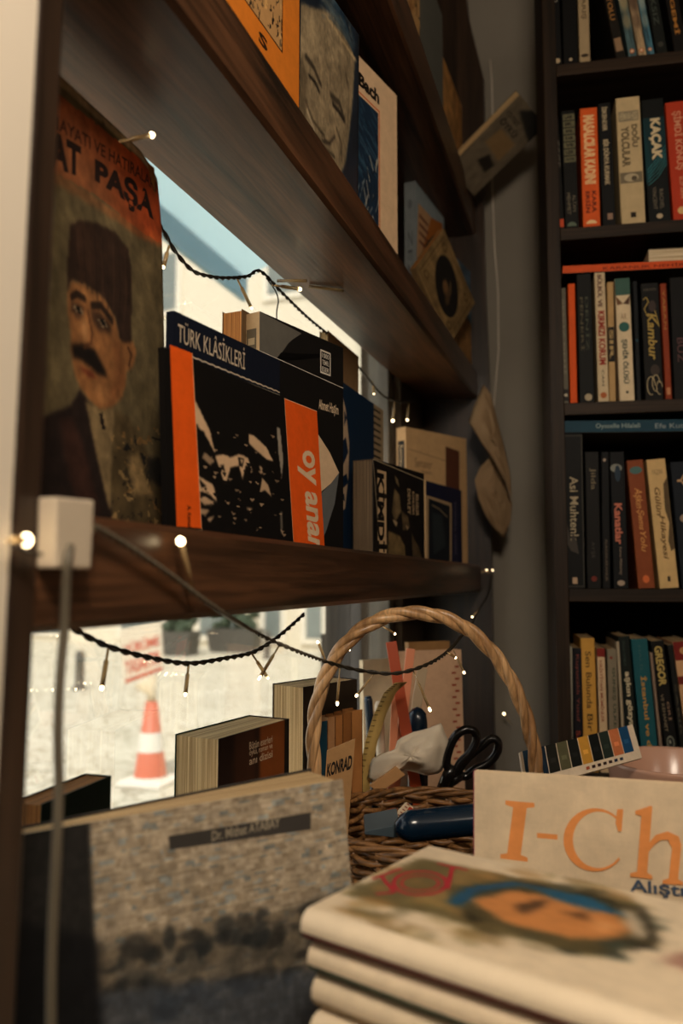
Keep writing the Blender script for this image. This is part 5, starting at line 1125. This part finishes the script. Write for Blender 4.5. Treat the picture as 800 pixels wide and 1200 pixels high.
# ------------------------------------------------------------------ fairy lights
def smooth(pts, k=6):
    out = []; n = len(pts)
    for i in range(n-1):
        p0, p1, p2, p3 = pts[max(0, i-1)], pts[i], pts[i+1], pts[min(n-1, i+2)]
        for j in range(k):
            t = j/k; out.append(0.5*((2*p1)+(p2-p0)*t+(2*p0-5*p1+4*p2-p3)*t*t+(3*p1-p0-3*p2+p3)*t**3))
    return out+[pts[-1]]
def twisted(b, pts, rad, off, pitch, mat='wire'):
    ps = smooth([Vector(p) for p in pts], 6); L = [0]
    for a, c in zip(ps, ps[1:]): L.append(L[-1]+(c-a).length)
    n = max(12, int(L[-1]/(pitch/7))); rs = []; k = 0
    for i in range(n+1):
        s = L[-1]*i/n
        while k < len(L)-2 and L[k+1] < s: k += 1
        rs.append(ps[k].lerp(ps[k+1], (s-L[k])/max(1e-9, L[k+1]-L[k])))
    for ph in (0, math.pi):
        q = []
        for i, p in enumerate(rs):
            t = (rs[min(i+1, n)]-rs[max(i-1, 0)]).normalized(); a = t.cross(FW).normalized(); c = t.cross(a); w = L[-1]*i/n/pitch*2*math.pi+ph
            q.append(p+a*off*math.cos(w)+c*off*math.sin(w))
        b.tube(q, rad, 6, mat=mat)
def bulb(root, a, tip, r=.0021, led=.0022):       # lead sleeve from a to tip with a lit end
    a, tip = Vector(a), Vector(tip); b = MB(); t = (tip-a); b.tube([a, a+t*.3, a+t*.34, a+t*.92], [r*.55, r*.55, r, r], 8, mat='lead')
    o = b.build('bulb', None); o.parent = root; o.matrix_parent_inverse = root.matrix_world.inverted()
    b = MB(); tt = t.normalized(); b.tube([a+t*.9, a+t*.95, tip, tip+tt*led*.6], [led*.6, led, led*.9, led*.3], 10, mat='led'); c = b.build('lit_tip', None); c.parent = o; c.matrix_parent_inverse = o.matrix_world.inverted()
X1 = -0.342
def string(name, label, loc): return empty(name, T3(loc), label, 'fairy lights')
def wpart(root, b): o = b.build('wire', None); o.parent = root; o.matrix_parent_inverse = root.matrix_world.inverted()
# over the upper half of the window
la = string('fairy_lights', 'fairy light string looping over the upper window and along the underside of the shelf', atx(225, 317, X1))
b = MB(); twisted(b, [atx(x, y, X1) for x, y in ((186, 262), (197, 281), (206, 296), (225, 317), (245, 324), (266, 326), (290, 324), (305, 318))]+[atx(330, 343, X1+.002), atx(360, 372, X1), atx(395, 402, X1), atx(428, 440, X1), atx(440, 455, X1), atx(452, 466, X1), atx(470, 471, X1), atx(485, 470, X1)], .0011, .0011, .027); b.tube(smooth([atx(x, y, X1) for x, y in ((312, 326), (322, 340), (326, 352), (324, 366), (325, 385))]), .0008, 6); wpart(la, b)
bulb(la, atx(198, 288, X1), atx(191, 314, X1), .0019, .0012); bulb(la, atx(277, 325, X1), atx(295, 362, X1), .0019, .0012); bulb(la, atx(319, 334, X1+.004), atx(352, 339, X1+.02)); bulb(la, atx(436, 446, X1), atx(438, 462, X1), led=.001)
bulb(la, atx(462, 471, X1), atx(460, 494, X1)); bulb(la, atx(479, 471, X1), atx(477, 493, X1), led=.0015); p = atx(140, 166, -.315); bulb(la, p, atx(179, 158, -.300), .0018, .0024)
for x0, y0, x1, y1 in ((325, 329, 359, 329), (362, 326, 402, 323)):
    b = MB(); q0, q1 = atx(x0, y0, -.335), atx(x1, y1, -.300); q0.z = min(q0.z, s2(q0.y)-.0585); q1.z = min(q1.z, s2(q1.y)-.0585); b.tube([q0, q1], .0018, 8, mat='lead'); o = b.build('clip'); o.parent = la; o.matrix_parent_inverse = la.matrix_world.inverted()
# across the lower half of the window
lb = string('fairy_lights', 'fairy light string sagging across the lower window in front of the street', atx(225, 778, X1))
b = MB(); twisted(b, [atx(x, y, X1) for x, y in ((60, 722), (78, 731), (98, 744), (125, 757), (150, 765), (180, 772), (210, 777), (232, 777), (262, 772), (292, 766), (312, 756), (330, 743), (345, 730), (356, 720))], .0013, .0013, .032)
b.tube(smooth([atx(x, y, X1) for x, y in ((92, 741), (108, 749), (120, 752), (127, 758))]), .0008, 6); wpart(lb, b)
for a, t in (((127, 758), (119, 808)), ((221, 778), (217, 815)), ((295, 766), (314, 795)), ((328, 755), (303, 796))): bulb(lb, atx(*a, X1), atx(*t, X1), .0019, .0013)
# long string from the junction box to the far end
lc = string('fairy_lights', 'fairy light string running from the milky box past the basket handle to the corner', atd(205, 678, .52))
way = [((96, 611), .385), ((125, 625), .42), ((160, 647), .47), ((205, 678), .53), ((250, 711), .60), ((300, 742), .78), ((345, 762), .82), ((380, 775), .875), ((404, 782), .905), ((430, 787), .92), ((465, 789), .93), ((500, 779), .96), ((524, 764), 1.05), ((540, 746), 1.25), ((548, 738), 1.12), ((560, 716), 1.36), ((573, 694), 1.50), ((575, 680), 1.56), ((577, 669), 1.585)]
b = MB(); PT = [atx(x, y, XF+.006) for (x, y), D in way[:5]]+[atd(x, y, D*KB) for (x, y), D in way[5:14]]+[atd(x, y, D) for (x, y), D in way[14:]]
twisted(b, PT[:8], .0010, .0010, .014, 'cable'); twisted(b, PT[7:], .0011, .0011, .026); wpart(lc, b)
for a, t, D in (((398, 781), (395, 826), .905), ((440, 787), (417, 816), .97), ((484, 786), (504, 833), .945), ((524, 764), (534, 771), 1.02), ((531, 762), (544, 789), 1.02), ((382, 775), (372, 752), .9), ((448, 734), (463, 743), 1.0), ((414, 746), (409, 762), 1.0), ((560, 716), (553, 723), 1.30), ((548, 738), (555, 749), 1.2), ((570, 672), (577, 668), 1.575), ((563, 671), (570, 668), 1.56)):
    D = D*KB if a[0] < 530 else D
    bulb(lc, atd(*a, D), atd(*t, D), .0017 if D < .6 else .0013, .0026 if D < .6 else .0014)
b = MB(); 
bulb(lc, atx(227, 694, XF+.008), atx(211, 632, XF+.009), .0018, .0026); bulb(lc, atd(600, 850, 1.66), atd(590, 836, 1.66), .0014, .002)
# junction box with its hanging cable
jb = empty('junction_box', T3(atd(66, 625, .375)), 'milky plastic box fixed to the near shelf end with a cable hanging from it', 'box')
X2 = XF+.0012
def q_(x, y, dx=0.0): return atx(x, y, X2+dx)
f = [q_(44, 583), q_(90, 587), q_(86, 667), q_(42, 666)]; b = MB(); b.hexa(f, [p+Vector((.010, 0, 0)) for p in f], mat='whiteplastic'); sub_o = b.build('body', None, .0012); sub_o.parent = jb; sub_o.matrix_parent_inverse = jb.matrix_world.inverted()
b = MB(); b.tube([q_(84, 620, .005), q_(98, 612, .006), q_(106, 624, .006)], [.0032, .0036, .0024], 10, mat='whiteplastic'); o = b.build('socket'); o.parent = jb; o.matrix_parent_inverse = jb.matrix_world.inverted()
b = MB(); pts = smooth([q_(82, 640, .010), q_(79, 660, .012), q_(77, 690, .010), q_(75, 740, .008), q_(70, 800, .008), q_(68, 860, .008), q_(69, 920, .008), q_(66, 1000, .009), q_(62, 1080, .008), q_(60, 1160, .008), q_(60, 1260, .008)]); pts.append(Vector((pts[-1].x, pts[-1].y, TZ+.003))); b.tube(pts, .0022, 8, mat='cable'); o = b.build('hanging_cable'); o.parent = jb; o.matrix_parent_inverse = jb.matrix_world.inverted()
ld = string('fairy_lights', 'single bright fairy light lead at the near post beside the milky box', atx(30, 633, XF+.004))
b = MB(); b.tube([q_(50, 650, .012), q_(34, 648, .007), q_(12, 636, .006)], .0009, 6); wpart(ld, b); bulb(ld, q_(8, 634, .006), q_(32, 633, .006), .0018, .0030)

# ------------------------------------------------------------------ the street outside
m, nt, bs = nodes_of('sunlit cobbles'); tc = N(nt, 'ShaderNodeTexCoord'); vo = N(nt, 'ShaderNodeTexVoronoi', Scale=6.5, feature='DISTANCE_TO_EDGE'); nt.links.new(tc.outputs['Object'], vo.inputs['Vector'])
mr = N(nt, 'ShaderNodeMapRange'); mr.inputs[1].default_value = 0.0; mr.inputs[2].default_value = 0.07; nt.links.new(vo.outputs['Distance'], mr.inputs[0])
no = N(nt, 'ShaderNodeTexNoise', Scale=1.1, Detail=6.0, Roughness=0.65); nt.links.new(tc.outputs['Object'], no.inputs['Vector'])
c1 = mixcol(nt, no.outputs[0], lin((176, 170, 152)), lin((226, 220, 202))); c2 = mixcol(nt, mr.outputs[0], lin((150, 140, 116)), c1); nt.links.new(c2, bs.inputs['Base Color']); bs.inputs['Roughness'].default_value = 0.9
bp = N(nt, 'ShaderNodeBump', Strength=0.6, Distance=0.02); nt.links.new(mr.outputs[0], bp.inputs['Height']); nt.links.new(bp.outputs[0], bs.inputs['Normal']); M['cobble'] = m
b = MB(); b.box(-40, -20, -0.2, -0.44, 60, 0.0, mat='cobble'); tag(b.build('street'), kind='structure')
M['conered'] = plain('sun-bleached orange cone plastic', (206, 112, 84), 0.5, var=0.1); M['conewhite'] = plain('white reflective band', (232, 226, 214), 0.5, var=0.04)
cp = atz(176, 918, 0.0); cn = empty('traffic_cone', T3(cp.x, cp.y, 0), 'orange and white traffic cone standing on the cobbles outside the window', 'cone')
hc = z_for(cp, 822)
def cr(z): return .120-(.120-.040)*z/hc
def sub2(name, mb, root, **k):
    o = mb.build(name, None, **k); o.parent = root; return o
b = MB(); b.box(-.17, -.17, 0, .17, .17, .035, mat='conewhite'); sub2('base', b, cn, bevel=.01)
b = MB(); zs = [.035, hc*.08, hc*.44, hc*.66, hc]; b.lathe([(cr(.03), .03), (cr(hc), hc), (.02, hc+.004)], 32, mat='conered'); sub2('cone_body', b, cn)
b = MB(); b.lathe([(cr(hc*.40)+.003, hc*.40), (cr(hc*.63)+.003, hc*.63)], 32, mat='conewhite'); b.lathe([(cr(.035)+.003, .035), (cr(hc*.10)+.003, hc*.10)], 32, mat='conewhite'); sub2('white_band', b, cn)
sg = empty('sign', T3(cp.x, cp.y, hc), 'white board with red lettering fixed above the traffic cone in the street', 'sign')
Dn = (Vector((cp.x, cp.y, hc))-CAM).dot(FW)-.02
M['cream'] = plain('cream painted board', (222, 206, 176), 0.6, var=0.05)
b = MB(); f = [atd(x, y, Dn) for x, y in ((146, 803), (192, 786), (188, 726), (140, 738))]; b.hexa(f, [p+F0*.02 for p in f], (232, 218, 196), 'matte')
c = [p-F0*.003 for p in f]
def onb(s, h, k=0): return c[0]*(1-s)*(1-h)+c[1]*s*(1-h)+c[2]*s*h+c[3]*(1-s)*h-F0*(.001*k)
b.face([onb(.03, .03), onb(.97, .03), onb(.97, .09), onb(.03, .09)], (196, 84, 66), 'matte')
for t, h0, h1 in (('YÜRÜME', .52, .74), ('YASAKTIR', .16, .42)):
    vs, fs = glyphs(t, .02); b.mesh([onb(.06+.88*x, h0+(h1-h0)*y, 1) for x, y in vs], fs, (206, 92, 74), 'matte')
o = b.build('board'); o.parent = sg; o.matrix_parent_inverse = sg.matrix_world.inverted()
b = MB(); top = atd(170, 797, Dn+.03); b.tube([Vector((cp.x, cp.y, hc+.005)), Vector((cp.x, cp.y, hc+.05)), top+Z0*.0], [.035, .03, .09], 16, mat='cream'); o = b.build('bracket'); o.parent = sg; o.matrix_parent_inverse = sg.matrix_world.inverted()
M['leaf'] = plain('dark green leaves', (52, 66, 44), 0.7, var=0.3)
M['bollard'] = plain('dark grey iron', (84, 80, 72), 0.6, var=0.1); M['stone'] = plain('pale facade render', (222, 212, 190), 0.85, var=0.06, scale=2); M['pane'] = plain('dim window glass', (122, 130, 126), 0.25, var=0.2, scale=3); M['wfr'] = plain('pale stone window trim', (232, 224, 206), 0.8, var=0.04)
for x, yb, yt, lab in ((93, 808, 764, 'dark bollard on the street, left of the traffic cone'), (313, 772, 742, 'dark bollard far down the street, right of the sign')):
    p = atz(x, yb, 0); h = z_for(p, yt); b = MB(); b.lathe([(.001, 0), (.085, 0), (.085, .03), (.06, .06), (.055, h*.75), (.07, h*.78), (.055, h*.82), (.06, h*.92), (.035, h*.99), (.001, h)], 20, mat='bollard', cen=(p.x, p.y, 0)); obj('bollard', b, lab, 'bollard', 'bollards along the street')
# facade across the street
fp = [atz(x, 757, 0) for x in (20, 470)]; dirf = (atz(470, 764, 0)-atz(20, 748, 0)).normalized(); o0 = atz(20, 750, 0)-dirf*6
mwf = frame_of((o0.x, o0.y, 0), dirf); fac = empty('building', mwf, 'pale sunlit building with rows of windows across the street', 'building')
LEN = 34; b = MB(); b.box(0, 0, 0, LEN, 6, 11, mat='stone'); b.build('wall', fac)
def fx(x, y=745): 
    O = Vector((o0.x, o0.y, 0)); n = Vector((-dirf.y, dirf.x, 0)); dd = ray(x, y); q = CAM+dd*((O-CAM).dot(n)/dd.dot(n)); return (q-O).dot(dirf), q.z
def win_(x0, z0, x1, z1):
    b = MB(); b.box(x0-.12, -.06, z0-.12, x1+.12, 0, z1+.12, mat='wfr'); w = b.build('window', fac); b = MB(); b.box(x0, -.075, z0, x1, -.061, z1, mat='pane'); b.build('pane', w)
for xa, xb, ya, yb in ((36, 74, 768, 720), (144, 190, 752, 715), (236, 262, 747, 718), (268, 292, 746, 718), (312, 330, 748, 722), (360, 378, 748, 722)):
    s0, _ = fx(xa); s1, _ = fx(xb); win_(min(s0, s1), max(.25, fx(xa, ya)[1]), max(s0, s1), 2.6)
for i in range(9):
    for z in (4.0, 7.4): win_(3+i*3.2, z, 3.9+i*3.2, z+1.3)
# shop awning above the window, parked dark car shape and a grey door leaf
M['awning'] = None
m, nt, bs = nodes_of('pale blue awning cloth'); tl = N(nt, 'ShaderNodeBsdfTranslucent', Color=(*lin((226, 242, 244)), 1)); mx = N(nt, 'ShaderNodeMixShader'); mx.inputs[0].default_value = 0.6; bs.inputs['Base Color'].default_value = (*lin((214, 236, 240)), 1); bs.inputs['Roughness'].default_value = 0.9
nt.links.new(bs.outputs[0], mx.inputs[1]); nt.links.new(tl.outputs[0], mx.inputs[2]); nt.links.new(mx.outputs[0], nt.nodes['Material Output'].inputs[0]); M['awning'] = m
M['valance'] = plain('blue grey awning edge', (120, 156, 168), 0.8, var=0.1); M['outwall'] = plain('outer wall render', (170, 160, 144), 0.9)
ax = -1.55; az = atx(240, 303, ax).z; y1 = atx(287, 342, ax).y
aw = empty('awning', T3(-0.45, 1.5, 2.9), 'pale blue awning over the shop window outside', 'awning')
b = MB(); b.hexa([(-.445, -.5, az+.62), (ax, -.5, az+.05), (ax, y1, az+.05), (-.445, y1, az+.62)], [(-.445, -.5, az+.63), (ax, -.5, az+.06), (ax, y1, az+.06), (-.445, y1, az+.63)], mat='awning'); o = b.build('canopy'); o.parent = aw; o.matrix_parent_inverse = aw.matrix_world.inverted()
b = MB(); b.box(ax-.012, -.5, az-.05, ax+.012, y1, az+.06, mat='valance'); o = b.build('valance'); o.parent = aw; o.matrix_parent_inverse = aw.matrix_world.inverted()
M['greywood'] = wood('weathered grey wood', (84, 78, 72), (128, 118, 108), 2, 0.7, 0.3, 0.4)
b = MB(); s0, s1 = atx(396, 760, -.56), atx(474, 760, -.56)
for i in range(7):
    y0 = s0.y+(s1.y-s0.y)*i/7; y1_ = s0.y+(s1.y-s0.y)*(i+1)/7-.006; b.box(-.59, y0, 0.02, -.56, y1_, 1.40, mat='greywood')
b.box(-.60, s0.y, .25, -.59, s1.y, .33, mat='greywood'); b.box(-.60, s0.y, 1.2, -.59, s1.y, 1.28, mat='greywood'); obj('shutter', b, 'weathered grey wooden shutter standing outside at the right end of the window', 'shutter')
# parked scooter-like dark shapes far down the street: planters
for x, w, yb, lab in ((212, .5, 768, 'dark planter box far across the street, right of the sign'), (275, .9, 764, 'long dark planter box far across the street')):
    p = atz(x, yb, 0); b = MB(); hw = w/2; b.hexa([(p.x-hw, p.y-.2, 0), (p.x+hw, p.y-.2, 0), (p.x+hw, p.y+.2, 0), (p.x-hw, p.y+.2, 0)], [(p.x-hw*1.15, p.y-.24, .45), (p.x+hw*1.15, p.y-.24, .45), (p.x+hw*1.15, p.y+.24, .45), (p.x-hw*1.15, p.y+.24, .45)], mat='bollard')
    r = random.Random(x)
    for _ in range(26):
        c = Vector((p.x+r.uniform(-hw, hw), p.y+r.uniform(-.15, .15), .45+r.uniform(0, .35))); b.ball(c, r.uniform(.06, .12), 'leaf', 5)
    obj('planter', b, lab, 'planter', 'planters across the street')

# ------------------------------------------------------------------ light
W = bpy.data.worlds.new('sky'); SC.world = W; W.use_nodes = True; wn = W.node_tree; bg = wn.nodes['Background']
bg.inputs['Color'].default_value = (0.90, 0.93, 0.92, 1); bg.inputs['Strength'].default_value = 1.5
def lamp(name, kind, loc, energy, col, **k):
    l = bpy.data.lights.new(name, kind); l.energy = energy; l.color = col
    for a, v_ in k.items(): setattr(l, a, v_)
    o = bpy.data.objects.new(name, l); COL.objects.link(o); o.location = loc; return o
s = lamp('sun', 'SUN', (-5, 10, 12), 5.6, (1.0, 0.93, 0.80), angle=math.radians(1.5)); s.rotation_euler = Vector((0.05, -0.60, 0.80)).to_track_quat('Z', 'Y').to_euler()
lamp('key_light', 'POINT', (0.10, -0.14, 1.99), 25.5, (1.0, 0.85, 0.67), shadow_soft_size=0.10)  # unseen warm key light above the camera, no ceiling fixture
lamp('room_fill', 'POINT', (1.5, -0.9, 2.4), 15, (1.0, 0.86, 0.70), shadow_soft_size=0.2)  # dim fill added for the room, no fixture behind it
vs_ = SC.view_settings; vs_.view_transform = 'Standard'; vs_.look = 'None'; vs_.exposure = 0.0; vs_.gamma = 1.0; vs_.use_curve_mapping = False
SC.cycles.max_bounces = 8; SC.cycles.use_denoising = True; SC.cycles.sample_clamp_indirect = 4.0
